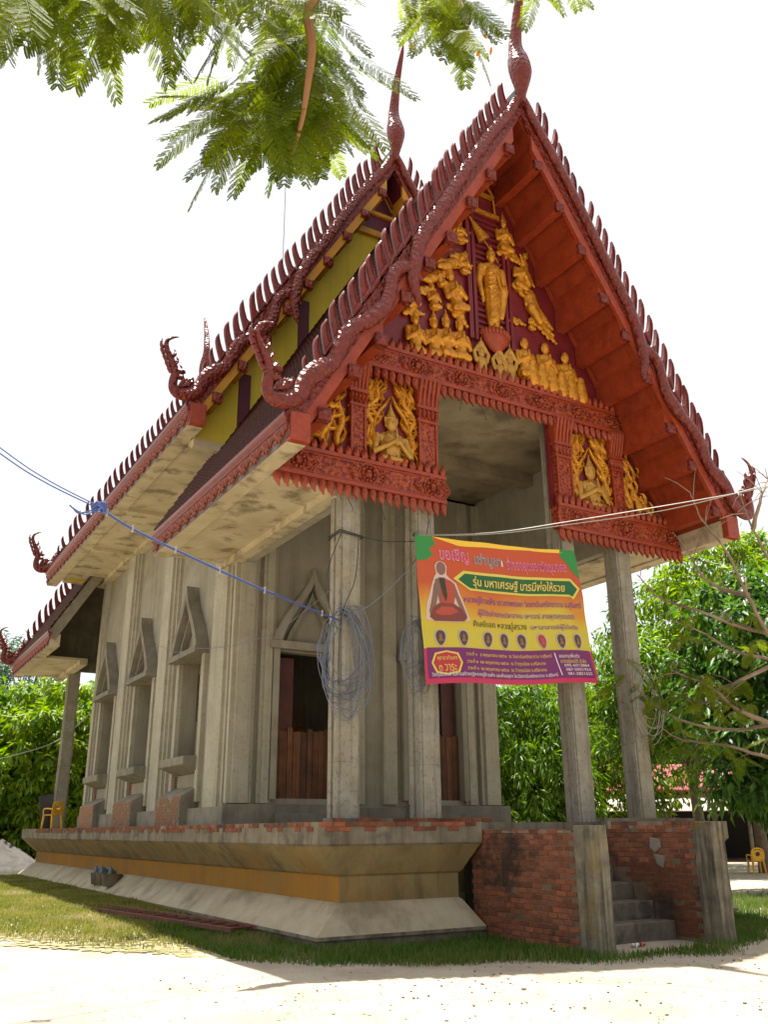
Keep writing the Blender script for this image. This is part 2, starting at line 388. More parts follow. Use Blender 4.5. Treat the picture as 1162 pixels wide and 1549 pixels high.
for a_, b_, d_, z_ in ((-3.62, -.80, .28, 1.90), (.80, 3.62, .28, 1.90), (-.80, .80, .2, 1.84)): ob('wall_base', MB().box(a_, b_, YF-d_, YF-.01, 1.5, z_), K['concrete'], wall_front)
for a_ in (-2.5, .8): ob('door_step', MB().box(a_, a_+1.7, YF-.62, YF-.285, 1.5, 1.72), K['concrete'], wall_front)
def arch_piece(cx, half, z0, ztip, th, axis, a, b, side):
    """one curved limb of a pointed gable over a door or window"""
    P = []; n = 10
    for i in range(n+1):
        t = i/n; o = half * (1-t)**1.35 * (1 + .25*math.sin(math.pi*t)); P.append((cx + side*o, z0 + (ztip-z0)*t))
    Q = [(cx + side*max(0.0, abs(p[0]-cx) - th*(1-.35*i/n)), p[1] - (th*.9 if i == n else th*.15*i/n)) for i, p in enumerate(P)]
    return MB().prism(P + Q[::-1], axis, a, b)
for s in (-1, 1):
    cx = s * 1.65
    door = ob('door_surround', MB().box(cx-.90, cx-.76, YF-.14, YF+.1, 2.0, 5.15).box(cx+.76, cx+.90, YF-.14, YF+.1, 2.0, 5.15).box(cx-1.0, cx+1.0, YF-.24, YF+.05, 5.15, 5.32), K['plaster'], temple)
    for q in (-1, 1):
        ob('pointed_gable_limb', arch_piece(cx, .95, 5.33, 7.08, .2, 'y', YF-.22, YF-.01, q), K['plaster'], door)
        ob('inner_gable_limb', arch_piece(cx, .62, 5.33, 6.55, .12, 'y', YF-.13, YF-.01, q), K['concrete'], door)
    x = cx - .76; k = 0
    while x < cx + .72:
        w = rb.uniform(.13, .19); h = 3.45 + rb.uniform(-.05, .07) + (.05 if s > 0 else 0)
        lean = rb.uniform(-.012, .012)
        ob('plank', MB().add([(x,YF+.06,2.02),(x+w-.012,YF+.06,2.02),(x+w-.012,YF+.09,2.02),(x,YF+.09,2.02),(x+lean,YF+.05,h),(x+w-.015+lean,YF+.05,h+rb.uniform(-.03,.03)),(x+w-.015+lean,YF+.08,h),(x+lean,YF+.08,h)],
            [(0,3,2,1),(4,5,6,7),(0,1,5,4),(1,2,6,5),(2,3,7,6),(3,0,4,7)]), K['plank'], door)
        x += w; k += 1
    ob('door_leaf', MB().box(cx+s*.50-.18, cx+s*.50+.18, YF+.10, YF+.14, 2.05, 5.0), K['mahog'], door)
# side walls with three deep window bays each
BAYS = (7.85, 11.80, 15.75)
for s in (-1, 1):
    mb = MB(); e = [YF + .02]
    for c in BAYS: e += [c-.80, c+.80]
    e.append(YR)
    xa, xb = sorted((s*XW, s*(XW-.40)))
    for i in range(0, len(e), 2): mb.box(xa, xb, e[i], e[i+1], 1.5, 9.5)
    for c in BAYS:
        mb.box(xa, xb, c-.80, c+.80, 5.32, 9.5); mb.box(xa, xb, c-.80, c+.80, 1.5, 2.62)
    wall = ob('side_wall', mb, K['plaster'], temple)
    for c0, c1 in ((5.03, 6.30), (9.22, 10.38), (13.17, 14.33), (17.12, 17.62)):
        for ins, d in ((0, .08), (.10, .15), (.22, .22)):
            if c1 - c0 - 2*ins < .1: continue
            x0, x1 = sorted((s*(XW-.01), s*(XW+d)))
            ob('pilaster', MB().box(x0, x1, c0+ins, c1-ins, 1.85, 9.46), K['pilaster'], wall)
    x0, x1 = sorted((s*(XW-.01), s*(XW+.24)))
    ob('wall_base', MB().box(x0, x1, YF-.005, YR, 1.5, 1.86), K['concrete'], wall)
    for c in BAYS:
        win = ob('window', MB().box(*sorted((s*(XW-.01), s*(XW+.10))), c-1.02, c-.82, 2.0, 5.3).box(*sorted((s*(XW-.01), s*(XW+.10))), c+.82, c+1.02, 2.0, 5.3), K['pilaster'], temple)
        X = lambda a: s*a
        ob('sill', MB().add([(X(3.30),c-.88,2.62),(X(3.30),c+.88,2.62),(X(3.76),c+.88,2.80),(X(3.76),c-.88,2.80),(X(3.30),c-.88,3.02),(X(3.30),c+.88,3.02),(X(3.76),c+.88,2.98),(X(3.76),c-.88,2.98)],
            [(0,3,2,1),(4,5,6,7),(0,1,5,4),(1,2,6,5),(2,3,7,6),(3,0,4,7)]), K['concrete'], win, bevel=.012)
        ob('lintel', MB().box(*sorted((X(3.28), X(3.70))), c-1.02, c+1.02, 5.31, 5.45), K['concrete'], win, bevel=.01)
        for q in (-1, 1):
            ob('pointed_gable_limb', arch_piece(c, 1.0, 5.45, 7.10, .22, 'x', *sorted((X(3.36), X(3.66))), q), K['concrete'], win)
            ob('inner_gable_limb', arch_piece(c, .70, 5.45, 6.60, .10, 'x', *sorted((X(3.36), X(3.52))), q), K['concrete'], win)
        ped = ob('brick_pedestal', MB().add([(X(3.36),c-.88,1.5),(X(3.36),c+.88,1.5),(X(3.76),c+.88,1.5),(X(3.76),c-.88,1.5),(X(3.36),c-.88,2.34),(X(3.36),c+.88,2.34),(X(3.76),c+.88,2.12),(X(3.76),c-.88,2.12)],
            [(0,3,2,1),(4,5,6,7),(0,1,5,4),(1,2,6,5),(2,3,7,6),(3,0,4,7)]), K['concrete'], win)
        if s < 0:
            st = MB(); zz = 1.535; r_ = 0
            while zz < 2.10:
                y = c - .86 + (r_ % 2)*.1
                while y < c + .78:
                    if rb.random() > .10: st.box(-3.772, -3.73, y, y+.18, zz-.024, zz+.024)
                    y += .195
                zz += .062; r_ += 1
            ob('pedestal_bricks', st, K['oldbrick'], win, kind='stuff')
            for q in (-.86, .80):
                st = MB(); zz = 2.0
                while zz < 2.6: st.box(-3.372, -3.32, c+q-.12, c+q+.08, zz, zz+.045); zz += .062
                ob('jamb_bricks', st, K['brick'], win, kind='stuff')
        # odd boards closing the opening
        bx = s*(XW-.37)
        seed = random.Random(int(c*10)+s)
        zb = 3.03
        k = 0
        while zb < 5.2:
            h = seed.uniform(.5, 1.0) if s < 0 else 2.4; y0 = c-.78 + (seed.uniform(.35, .6) if s < 0 else 0); y1 = c+.8 - (seed.uniform(.06, .3) if s < 0 else 0)
            mt = K['mahog'] if (k == 0 and c == BAYS[1]) else K['board']
            if s > 0 or not (k == 1 and c == BAYS[1]):
                ob('window_board', MB().box(bx-.012, bx+.012, y0, y1, zb, min(zb+h-.02, 5.28)) if s < 0 else MB().box(2.90, 2.94, c-.95, c+.95, 2.5, 5.45), mt, win, rot=(0, seed.uniform(-.004, .004), 0))  # unseen right-hand board, oversized to keep light out of the hall
            zb += h; k += 1
ob('rear_wall', MB().box(-3.35, 3.35, YR, YR+.25, 1.5, 9.5), K['plaster'], temple)
ob('hall_ceiling', MB().box(-3.34, 3.34, YF+.26, YR, 9.3, 9.45), K['ceiling'], temple)

# ---------------------------------------------------------------- roofs
def roof_tiles(y0, y1, dz, side):
    pa, ps = .165, .20; slen = (XE+.06) * math.hypot(1, SL); rows = int(slen/ps); cols = int((y1-y0)/pa)
    d = np.array([side*1.0, 0, -SL]) / math.hypot(1, SL); n = np.array([side*SL, 0, 1.0]) / math.hypot(1, SL); a = np.array([0, 1.0, 0])
    loc = [(-.08,-.05,.0),(.08,-.05,.0),(.08,.18,.058),(0,.235,.064),(-.08,.18,.058),(.08,.18,.004),(0,.235,.008),(-.08,.18,.004)]
    T = np.array([[0,1,2],[0,2,4],[2,3,4],[2,5,6],[2,6,3],[3,6,7],[3,7,4]])
    Lc = np.array([a*p[0] + d*p[1] + n*p[2] for p in loc])
    o = []
    for r in range(rows):
        for c in range(cols):
            y = y0 + (c + .5 + (.5 if r % 2 else 0)) * pa
            if y > y1: continue
            o.append(np.array([0, y, 16.40 + dz + .02]) + d * (r*ps) + n * RNG.uniform(0, .006))
    O = np.array(o); V = (O[:, None, :] + Lc[None]).reshape(-1, 3)
    F = (np.arange(len(O))[:, None, None]*8 + T[None]).reshape(-1, 3)
    return np_mesh('roof_tiles', V, F)
def roof_tier(y0, y1, dz, front_purlin_y=None, rear_purlin_y=None, purl='red', panelmat='redpanel', soffit=(0, 0), ornaments=True, pd=1.0, back=False):
    roof = ob('roof', MB().prism([(-XE, Zt(XE)+dz), (0, Zt(0)+dz), (XE, Zt(XE)+dz), (XE-.02, Zt(XE)+dz-.12), (XE-.15, Zp(XE-.15)+dz), (0, Zp(0)+dz), (-XE+.15, Zp(XE-.15)+dz), (-XE+.02, Zt(XE)+dz-.12)], 'y', y0+.1, y1-.02), K[panelmat], temple)
    for s in (-1, 1):
        ob('roof_tiles', roof_tiles(y0+.02, y1, dz, s), K['tile'], roof, kind='stuff')
        x0, x1 = sorted((s*XE, s*(XE-.33)))
        ob('eave_beam', MB().box(x0, x1, y0+.14, y1, 7.08+dz, 7.47+dz), K['soffit'], roof)
        ob('fascia_face', MB().box(*sorted((s*(XE+.003), s*XE-s*.02)), y0+.15, y1-.003, 7.085+dz, 7.40+dz), K['fascia'], roof)
        ob('eave_moulding', MB().prism([(s*XE, 7.52+dz), (s*(XE+.10), 7.55+dz), (s*(XE+.10), 7.48+dz), (s*(XE+.06), 7.44+dz), (s*(XE+.07), 7.38+dz), (s*XE, 7.34+dz)], 'y', y0+.05, y1), K['toothred'], roof)
        ob('beam_end_block', MB().box(*sorted((s*(XE+.01), s*(XE-.34))), *((y1-.13, y1+.02) if back else (y0-.02, y0+.14)), 7.075+dz, 7.56+dz), K['red'], roof, bevel=.012)
        ob('soffit', MB().box(*sorted((s*(XE-.33), s*3.36)), soffit[0], soffit[1], 7.12+dz, 7.20+dz), K['soffit'], roof)
        ob('soffit_edge', MB().box(*sorted((s*3.62, s*3.36)), soffit[0], soffit[1], 6.98+dz, 7.12+dz), K['soffit'], roof)
        if s < 0 and ornaments:
            y = y0 + .35
            while y < y1 - .2:
                ob('eave_ornament', ORN, None, roof, (-XE-.004, y, 7.36+dz)); y += ornaments
    ob('ridge_cap', MB().prism([(-.16, Zt(.16)+dz-.02), (-.10, Zt(0)+dz+.10), (.10, Zt(0)+dz+.10), (.16, Zt(.16)+dz-.02)], 'y', y0, y1), K['tile'], roof)
    for yy, sgn in ((front_purlin_y, 1), (rear_purlin_y, -1)):
        if yy is None: continue
        ya, yb = sorted((yy[0], yy[1]))
        for s in (-1, 1):
            for i, x in enumerate((.42, .94, 1.46, 1.98, 2.50, 3.02, 3.54, 4.06, 4.60)):
                big = i in (3, 6)
                w = .20 if not big else .22
                drop = .0 if not big else .12
                x0, x1 = x - w/2, x + w/2
                poly = [(s*x0, Zp(x0)+dz+.03), (s*x1, Zp(x1)+dz+.03), (s*x1, Zp(x1)+dz-(.27+drop)*pd), (s*x0, Zp(x1)+dz-(.27+drop)*pd)]
                ob('purlin', MB().prism(poly, 'y', ya, yb), K[purl], roof)
                zc = Zp(x1)+dz-(.27+drop)*pd; yq = yy[0] if sgn > 0 else yy[1]
                cl = .21 if s < 0 else .12
                ob('purlin_cap', MB().dome([(s*(x0-.01), zc-.02), (s*(x1+.01), zc-.02), (s*(x1+.01), zc+.20), (s*(x0-.01), zc+.20)], 'y', yq, yq - sgn*(cl-.05), yq - sgn*cl, .35), K['naga'], roof)
            # recessed soffit panels framed between the purlins
            for i, x in enumerate((.68, 1.20, 1.72, 2.24, 2.76, 3.28, 3.80, 4.33)):
                x0, x1 = x - .13, x + .13
                ob('soffit_panel', MB().prism([(s*x0, Zp(x0)+dz+.01), (s*x1, Zp(x1)+dz+.01), (s*x1, Zp(x1)+dz-.025), (s*x0, Zp(x0)+dz-.025)], 'y', ya+.22, yb-.12), K[panelmat], roof)
            ob('rake_cornice', MB().prism([(s*.05, Zp(.05)+dz-.02), (s*4.9, Zp(4.9)+dz-.02), (s*4.9, Zp(4.9)+dz-.12), (s*.05, Zp(.05)+dz-.12)], 'y', (yb-.08 if sgn > 0 else ya), (yb if sgn > 0 else ya+.08)), K['red'], roof)
    return roof
def orn_mesh():
    mb = MB(); pet = lambda cy, cz, w, h, d: mb.dome([(cy-w*.5, cz), (cy-w*.55, cz-h*.35), (cy-w*.3, cz-h*.7), (cy, cz-h), (cy+w*.3, cz-h*.7), (cy+w*.55, cz-h*.35), (cy+w*.5, cz)], 'x', .0, -d*.5, -d, .45)
    pet(0, .02, .20, .27, .085); pet(-.13, .03, .15, .20, .06); pet(.13, .03, .15, .20, .06); pet(-.22, .03, .09, .13, .045); pet(.22, .03, .09, .13, .045)
    mb.ell((-.075, 0, -.09), .04, 8, 6)
    for q in (-1, 1): mb.tube([(-.05, q*.05, -.22), (-.06, q*.11, -.19), (-.05, q*.15, -.22), (-.04, q*.13, -.25)], [.02,.02,.015,.006], 5)
    me = mb.mesh('eave_ornament', smooth=40); me.materials.append(K['ornament']); return me
ORN = orn_mesh()
front_roof = roof_tier(-1.50, 5.67, 0, front_purlin_y=(-1.40, -.02), soffit=(.16, 5.66), ornaments=.5)
main_roof = roof_tier(3.71, 18.93, 2.42, front_purlin_y=(3.80, 4.42), purl='amber', panelmat='maroon', soffit=(4.58, 18.0), ornaments=.5, pd=.35)
rear_roof = roof_tier(16.95, 24.12, 0, rear_purlin_y=(22.4, 24.0), soffit=(19.6, 23.9), ornaments=.5, panelmat='concrete', back=True)
for c in (4.72, 9.8, 13.75, 17.9):            # ribs across the high soffit
    for s in (-1, 1):
        ob('soffit_rib', MB().box(*sorted((s*3.6, s*4.82)), c-.12, c+.12, 9.44, 9.545), K['soffit'], main_roof)
# porch ceiling, side beams and the gable wall between the tiers
ob('porch_ceiling', MB().box(-3.35, 3.35, .10, YF-.01, 9.55, 9.72), K['ceiling'], temple)
ob('ceiling_beam', MB().box(-3.35, 3.35, 2.55, 2.9, 9.28, 9.55), K['ceiling'], temple)
for s in (-1, 1):
    ob('porch_side_beam', MB().box(*sorted((s*3.34, s*3.14)), .42, YF-.02, 7.0, 9.56), K['plaster'], temple)
gable = ob('gable_wall', MB().prism([(-4.86, 9.50), (-3.42, 9.50), (-3.42, 9.76), (3.42, 9.76), (3.42, 9.50), (4.86, 9.50), (4.86, 9.75), (0, 18.05), (-4.86, 9.75)], 'y', 4.42, 4.57), K['yellow'], temple)
for x in (-3.72, -2.28, 2.28, 3.72):
    ob('gable_strip', MB().box(x-.14, x+.14, 4.38, 4.43, 9.52 if abs(x) > 3.5 else 9.8, min(17.9 - SL*abs(x)-SL*.14, 17.6)), K['maroon'], gable)
ob('gable_apex_panel', MB().prism([(-.78, 16.55), (.78, 16.55), (0, 17.9)], 'y', 4.38, 4.43), K['maroon'], gable)
ob('gable_crossbar', MB().box(-.98, .98, 4.3, 4.43, 16.4, 16.58), K['amber'], gable)
ob('gable_crossbar', MB().box(-.45, .45, 4.3, 4.43, 17.1, 17.2), K['amber'], gable)
for s in (-1, 1): ob('gable_sill', MB().box(*sorted((s*4.84, s*3.42)), 4.39, 4.60, 9.30, 9.49), K['soffit'], gable)
ob('rear_gable_wall', MB().prism([(-4.7, 9.45), (4.7, 9.45), (0, 17.7)], 'y', 17.7, 17.9), K['yellow'], temple)
ob('rear_pediment', MB().prism([(-4.98, 7.15), (4.98, 7.15), (0, 15.74)], 'y', 22.2, 22.38), K['concrete'], temple)

# ---------------------------------------------------------------- bargeboards with naga and flame teeth
N1 = [(-.05,16.22),(-.19,15.98),(-.33,15.69),(-.89,14.84),(-1.4,13.98),(-1.82,13.19),(-2.15,12.58),(-2.55,11.88),(-2.73,11.44),(-2.83,10.98),(-2.88,10.60),(-2.80,10.28),(-2.78,10.12)]
N2 = [(-2.70,10.72),(-2.84,10.88),(-2.99,10.93),(-3.18,10.82),(-3.31,10.60),(-3.37,10.26),(-3.45,9.99),(-3.64,9.75),(-3.84,9.54),(-4.08,9.36),(-4.25,9.10),(-4.37,8.79),(-4.5,8.54),(-4.72,8.37),(-4.92,8.16),(-5.04,7.86),(-5.24,7.70),(-5.46,7.66),(-5.58,7.74),(-5.60,7.92),(-5.57,8.14),(-5.68,8.41),(-5.80,8.67),(-5.79,8.84),(-5.68,8.94),(-5.55,8.99)]
N1 = [(x, z + .05) for x, z in N1]
def smooth_path(P, sub=3):
    out = []
    for i in range(len(P)-1):
        p0, p1, p2, p3 = (P[max(i-1,0)], P[i], P[i+1], P[min(i+2,len(P)-1)])
        for k in range(sub):
            t = k/sub
            out.append(tuple(.5*((2*p1[j]) + (-p0[j]+p2[j])*t + (2*p0[j]-5*p1[j]+4*p2[j]-p3[j])*t*t + (-p0[j]+3*p1[j]-3*p2[j]+p3[j])*t**3) for j in range(len(p1))))
    out.append(tuple(P[-1])); return out
def naga_meshes(s):
    res = []
    r1 = [.09,.105,.115,.12,.12,.125,.13,.135,.14,.135,.12,.085,.02]
    r2 = [.04,.09,.12,.125,.125,.13,.145,.165,.14,.135,.155,.14,.14,.175,.155,.15,.15,.135,.11,.095,.095,.075,.058,.042,.03,.010]
    for P, r in ((N1, r1), (N2, r2)):
        Q = smooth_path([(p[0], p[1], q) for p, q in zip(P, r)])
        mb = MB().tube([(-s*p[0], 0, p[1]) for p in Q], [(min(p[2]*.62, .10), max(p[2], .01)) for p in Q], 10, ref=(0, 1, 0))
        if P is N2:                                # crest, jaw and neck frill of the head
            for (x, z, dx, dz_, L) in ((-5.66,8.16,-.10,.10,.16),(-5.72,8.28,-.10,.12,.16),(-5.78,8.42,-.10,.12,.15),(-5.85,8.56,-.08,.12,.13),(-5.88,8.68,-.06,.12,.12),(-5.60,8.36,.09,.10,.14),(-5.66,8.52,.09,.10,.12),(-5.52,8.24,.10,.06,.12)):
                mb.tube([(-s*x, 0, z-.05), (-s*(x+dx*.6), 0, z+dz_*.3), (-s*(x+dx*.7), 0, z+dz_*.9), (-s*(x+dx*.3), 0, z+dz_*1.5)], [(.05,.045),(.045,.04),(.03,.025),(.006,.006)], 6, ref=(0,1,0))
            mb.ell((-s*-5.44, 0, 8.18), (.10, .08, .055), 8, 6); mb.ell((-s*-5.47, 0, 8.03), (.08, .07, .045), 8, 6)
            for i in range(4):
                mb.tube([(-s*(-5.45+i*.05), 0, 7.80+.02*i), (-s*(-5.38+i*.07), 0, 7.98+.03*i), (-s*(-5.40+i*.09), 0, 8.12-.06*i)], [.06,.05,.01], 6)
        me = mb.mesh('naga', smooth=50); me.materials.append(K['naga']); res.append(me)
    return res
NAGA = {s: naga_meshes(s) for s in (-1, 1)}
def tooth_mesh(s):
    o = [(-.105,-.16),(-.165,.06),(-.215,.25),(-.235,.42),(-.215,.54),(-.145,.66),(-.125,.54),(-.085,.36),(-.01,.16),(.075,.11)]
    o = [(-s*p[0], p[1]) for p in o]; n = len(o); cx = sum(p[0] for p in o)/n; cz = sum(p[1] for p in o)/n
    sh = lambda k: [(cx+(p[0]-cx)*k, cz+(p[1]-cz)*(1-(1-k)*.55)) for p in o]
    mb = MB(); R4 = [(o, .035), (o, -.025), (sh(.80), -.050), (sh(.58), -.048), (sh(.46), -.022)]
    for P, y in R4: mb.v += [(p[0], y, p[1]) for p in P]
    mb.f = [tuple(range(n)), tuple(range(5*n-1, 4*n-1, -1))] + [(k*n+i, k*n+(i+1) % n, (k+1)*n+(i+1) % n, (k+1)*n+i) for k in range(4) for i in range(n)]
    me = mb.mesh('flame_tooth', smooth=25); me.materials.append(K['toothred']); return me
TOOTH = {s: tooth_mesh(s) for s in (-1, 1)}
CHO = [(.0,-.25,.09),(0,.0,.12),(-.03,.30,.20),(-.03,.60,.265),(.02,.92,.25),(.06,1.20,.19),(.07,1.50,.155),(.0,1.9,.135),(-.10,2.35,.115),(-.26,2.80,.09),(-.42,3.2,.06),(-.50,3.45,.014)]
def chofah_mesh(sgn):
    Q = smooth_path(CHO, 3)
    mb = MB().tube([(0, sgn*p[0], p[1]) for p in Q], [(max(p[2],.008)*.92, max(p[2],.008)) for p in Q], 10, ref=(1, 0, 0))
    me = mb.mesh('ridge_finial', smooth=60); me.materials.append(K['naga']); return me
CHOF = chofah_mesh(1); CHOR = chofah_mesh(-1)
def barge(y, sgn, dz, right=True, under='red'):
    for s in ((-1, 1) if right else (-1,)):
        b = ob('bargeboard', MB().prism([(s*.0, Zt(0)+dz+.04), (s*(XE+.02), Zt(XE)+dz+.0), (s*(XE+.02), Zt(XE)+dz-.5), (s*0, Zt(0)+dz-.55)], 'y', y, y+sgn*.13), K['naga'], temple)
        ob('rake_board', MB().prism([(s*.25, Zt(.25)+dz-.5), (s*(XE-.2), Zt(XE-.2)+dz-.45), (s*(XE-.2), Zt(XE-.2)+dz-.80), (s*.25, Zu(.25)+dz+.0)], 'y', y+sgn*.02, y+sgn*.10), K[under], b)
        for me, nm in zip(NAGA[s], ('naga_body', 'naga_head')):
            ob(nm, me, None, b, (0, y - sgn*.05, dz))
        n = 26
        for i in range(n):
            x = .40 + (4.86-.40) * i/(n-1)
            k = 1.0 if i < n-3 else (.9, .75, .55)[i-(n-3)]
            ob('flame_tooth', TOOTH[s], None, b, (s*(x+rb.uniform(-.012, .012)), y + sgn*.02, Zt(x)+dz+.10+rb.uniform(-.02, .015)), (rad(rb.uniform(-3, 3)), rad(rb.uniform(-4.5, 4.5)), rad(rb.uniform(-6, 6))), (k*rb.uniform(.80, .94), 1, k*rb.uniform(.90, 1.08)))
    ob('ridge_finial', CHOF if sgn > 0 else CHOR, None, temple, (0, y - sgn*.05, 16.35+dz))
barge(-1.50, 1, 0)
barge(3.71, 1, 2.42, under='amber')
barge(18.93, -1, 2.42, under='concrete')
barge(24.12, -1, 0, under='concrete')
# ---------------------------------------------------------------- friezes and pediment
pediment = ob('pediment', MB().prism([(-3.40, 9.95), (3.40, 9.95), (0, 15.70)], 'y', .0, .12), K['panelred'], temple)
def petal_up():
    me = MB().dome([(-.030,0),(-.058,.05),(-.062,.09),(-.040,.15),(-.012,.20),(.004,.235),(.014,.20),(.040,.15),(.062,.09),(.058,.05),(.030,0)], 'y', .03, -.02, -.06, .35).mesh('petal', smooth=40); me.materials.append(K['red']); return me
def petal_down():
    me = MB().dome([(-.035,0),(-.066,-.06),(-.064,-.11),(-.040,-.17),(.005,-.21),(.045,-.255),(.034,-.20),(.052,-.15),(.066,-.09),(.058,-.04),(.035,0)], 'y', .03, -.02, -.065, .4).mesh('petal', smooth=40); me.materials.append(K['red']); return me
PU, PD = petal_up(), petal_down()
def rosette():
    mb = MB()
    mb.lathe([(.0,.05),(.05,.05),(.07,.02),(.075,0)], 10)
    for i in range(10):
        a = 2*math.pi*i/10; mb.ell((.115*math.cos(a), .115*math.sin(a), .01), (.034, .034, .03), 6, 4)
    mb.tube([(.175*math.cos(2*math.pi*i/16), .175*math.sin(2*math.pi*i/16), 0) for i in range(17)], .018, 5)
    for q in (-1, 1):
        mb.tube([(q*.20, -.16, 0), (q*.33, 0, 0), (q*.20, .16, 0)], .018, 5); mb.tube([(q*.25, -.16, 0), (q*.38, 0, 0), (q*.25, .16, 0)], .014, 5)
        mb.ell((q*.27, 0, 0), (.05, .03, .03), 6, 4)
    mb.xf(Matrix.Rotation(math.pi/2, 4, 'X'))
    me = mb.mesh('rosette', smooth=50); me.materials.append(K['carve']); return me
ROS = rosette()
def frieze_beam(poly, x0, x1, z0, z1, p0, p1):
    b = ob('frieze_beam', MB().prism(poly, 'y', -.20, .03), K['carve'], temple)
    L0, L1 = min(p[0] for p in poly), max(p[0] for p in poly)
    for z in (z0, z1):
        xa = [p[0] for p in poly if abs(p[1]-z) < .02]
        ob('beam_moulding', MB().box(min(xa), max(xa), -.235, -.19, z-.035, z+.035), K['red'], b)
        ob('beam_moulding', MB().box(min(xa), max(xa), -.215, -.19, z+(.05 if z == z0 else -.075), z+(.075 if z == z0 else -.05)), K['red'], b)
    n = int((p1-p0)/.165)
    for i in range(n+1):
        x = p0 + (p1-p0)*i/n
        if x0 <= x <= x1: ob('petal', PU, None, b, (x, -.19, z1+.03), (rad(rb.uniform(-3, 3)), 0, 0), (rb.uniform(.92, 1.08), 1, rb.uniform(.92, 1.08)))
        ob('petal', PD, None, b, (x, -.19, z0-.03), (rad(rb.uniform(-4, 4)), 0, 0), (rb.uniform(.92, 1.08), 1, rb.uniform(.92, 1.1)))
    m = max(1, int((L1-L0-.3)/.86))
    for i in range(m):
        ob('rosette', ROS, None, b, (L0+.45 + (L1-L0-.75)*(i/(m-1) if m > 1 else .5), -.205, (z0+z1)/2), None, (1.06, 1.25, (z1-z0)/.42))
    return b
frieze_beam([(-3.44, 9.60), (3.44, 9.60), (3.22, 10.05), (-3.22, 10.05)], -3.2, 3.2, 9.60, 10.05, -3.36, 3.36)
for s in (-1, 1):
    pl = [(s*4.88, 7.12), (s*1.38, 7.12), (s*1.38, 7.60), (s*4.60, 7.60)]
    if s > 0: frieze_beam(pl, 1.38, 4.5, 7.12, 7.60, 1.44, 4.80)
    else: frieze_beam(pl, -4.5, -1.38, 7.12, 7.60, -4.80, -1.44)
def flame_mb(P, r0, depth=.05, hooks=4, flip=1):
    """a tapering scroll with flame hooks along its back, in the xz plane"""
    Q = smooth_path(P, 5); n = len(Q); mb = MB()
    mb.tube([(p[0], 0, p[1]) for p in Q], [(depth*(1-.5*i/n), max(.006, r0*.8*math.sin(math.pi*(.15+.83*i/n))**.8)) for i in range(n)], 8, ref=(0, 1, 0))
    for k in range(hooks+1):
        i = int(n*(k+.6)/(hooks+1.4)); i = min(max(i, 1), n-2)
        t = Vector((Q[i+1][0]-Q[i-1][0], 0, Q[i+1][1]-Q[i-1][1])).normalized(); sd = flip*(1 if k % 2 else -1); nn = Vector((-t.z, 0, t.x))*sd
        b = Vector((Q[i][0], 0, Q[i][1])); L = r0*(2.9-1.1*i/n)
        mb.tube([b-t*L*.2, b+nn*L*.55+t*L*.25, b+nn*L*.95+t*L*.75, b+nn*L*.85+t*L*1.35, b+nn*L*.45+t*L*1.5], [(depth*.8, r0*.55), (depth*.75, r0*.52), (depth*.6, r0*.40), (depth*.4, r0*.22), (.004, .004)], 6, ref=(0, 1, 0))
    return mb
def head_mb(mb, c, h, crown=True, bald=False):
    """face, ears, hair bun or pointed crown; h = head height"""
    x, y, z = c
    mb.ell((x, y, z), (h*.36, h*.34, h*.48), 12, 10); mb.ell((x, y-h*.33, z-h*.06), (h*.06, h*.10, h*.13), 6, 5)
    for q in (-1, 1): mb.ell((x+q*h*.36, y+h*.02, z-h*.06), (h*.06, h*.08, h*.2), 6, 5)
    mb.capsule((x, y+h*.03, z-h*.35), (x, y+h*.05, z-h*.78), h*.19, h*.22, 8)
    if crown:
        for k, (r, dz) in enumerate(((.40, .30), (.32, .46), (.25, .60), (.18, .74), (.11, .90), (.06, 1.08), (.035, 1.25))):
            mb.ell((x, y+h*.03, z+h*dz), (h*r, h*r*.9, h*.13), 10, 6)
        for q in (-1, 1): mb.ell((x+q*h*.40, y, z+h*.22), (h*.07, h*.06, h*.22), 6, 5)
    elif not bald:
        mb.ell((x, y+h*.03, z+h*.16), (h*.40, h*.36, h*.40), 12, 8); mb.ell((x, y, z+h*.58), (h*.2, h*.2, h*.2), 8, 6); mb.ell((x, y, z+h*.80), (h*.08, h*.08, h*.2), 6, 5)
def kneeling(h=1.0, crown=True):
    """worshipper with palms together, about h tall, feet at 0"""
    mb = MB(); k = h/1.15
    mb.ell((0,0,.16*k), (.26*k,.20*k,.17*k)); mb.capsule((-.10*k,-.10*k,.14*k), (.18*k,-.16*k,.10*k), .10*k, .08*k); mb.capsule((.10*k,-.12*k,.14*k), (-.18*k,-.16*k,.10*k), .10*k, .08*k)
    mb.capsule((0,0,.24*k), (0,0,.56*k), .17*k, .19*k); mb.ell((0,0,.62*k), (.25*k,.13*k,.11*k))
    for q in (-1, 1):
        mb.capsule((q*.23*k,0,.62*k), (q*.27*k,-.08*k,.36*k), .075*k, .065*k); mb.capsule((q*.27*k,-.08*k,.36*k), (q*.03*k,-.20*k,.50*k), .06*k, .045*k)
    mb.capsule((0,-.21*k,.47*k), (0,-.20*k,.66*k), .05*k, .03*k)
    head_mb(mb, (0,-.02*k,.87*k), .30*k, crown, not crown)
    return fuse(mb, .015*k, 1)
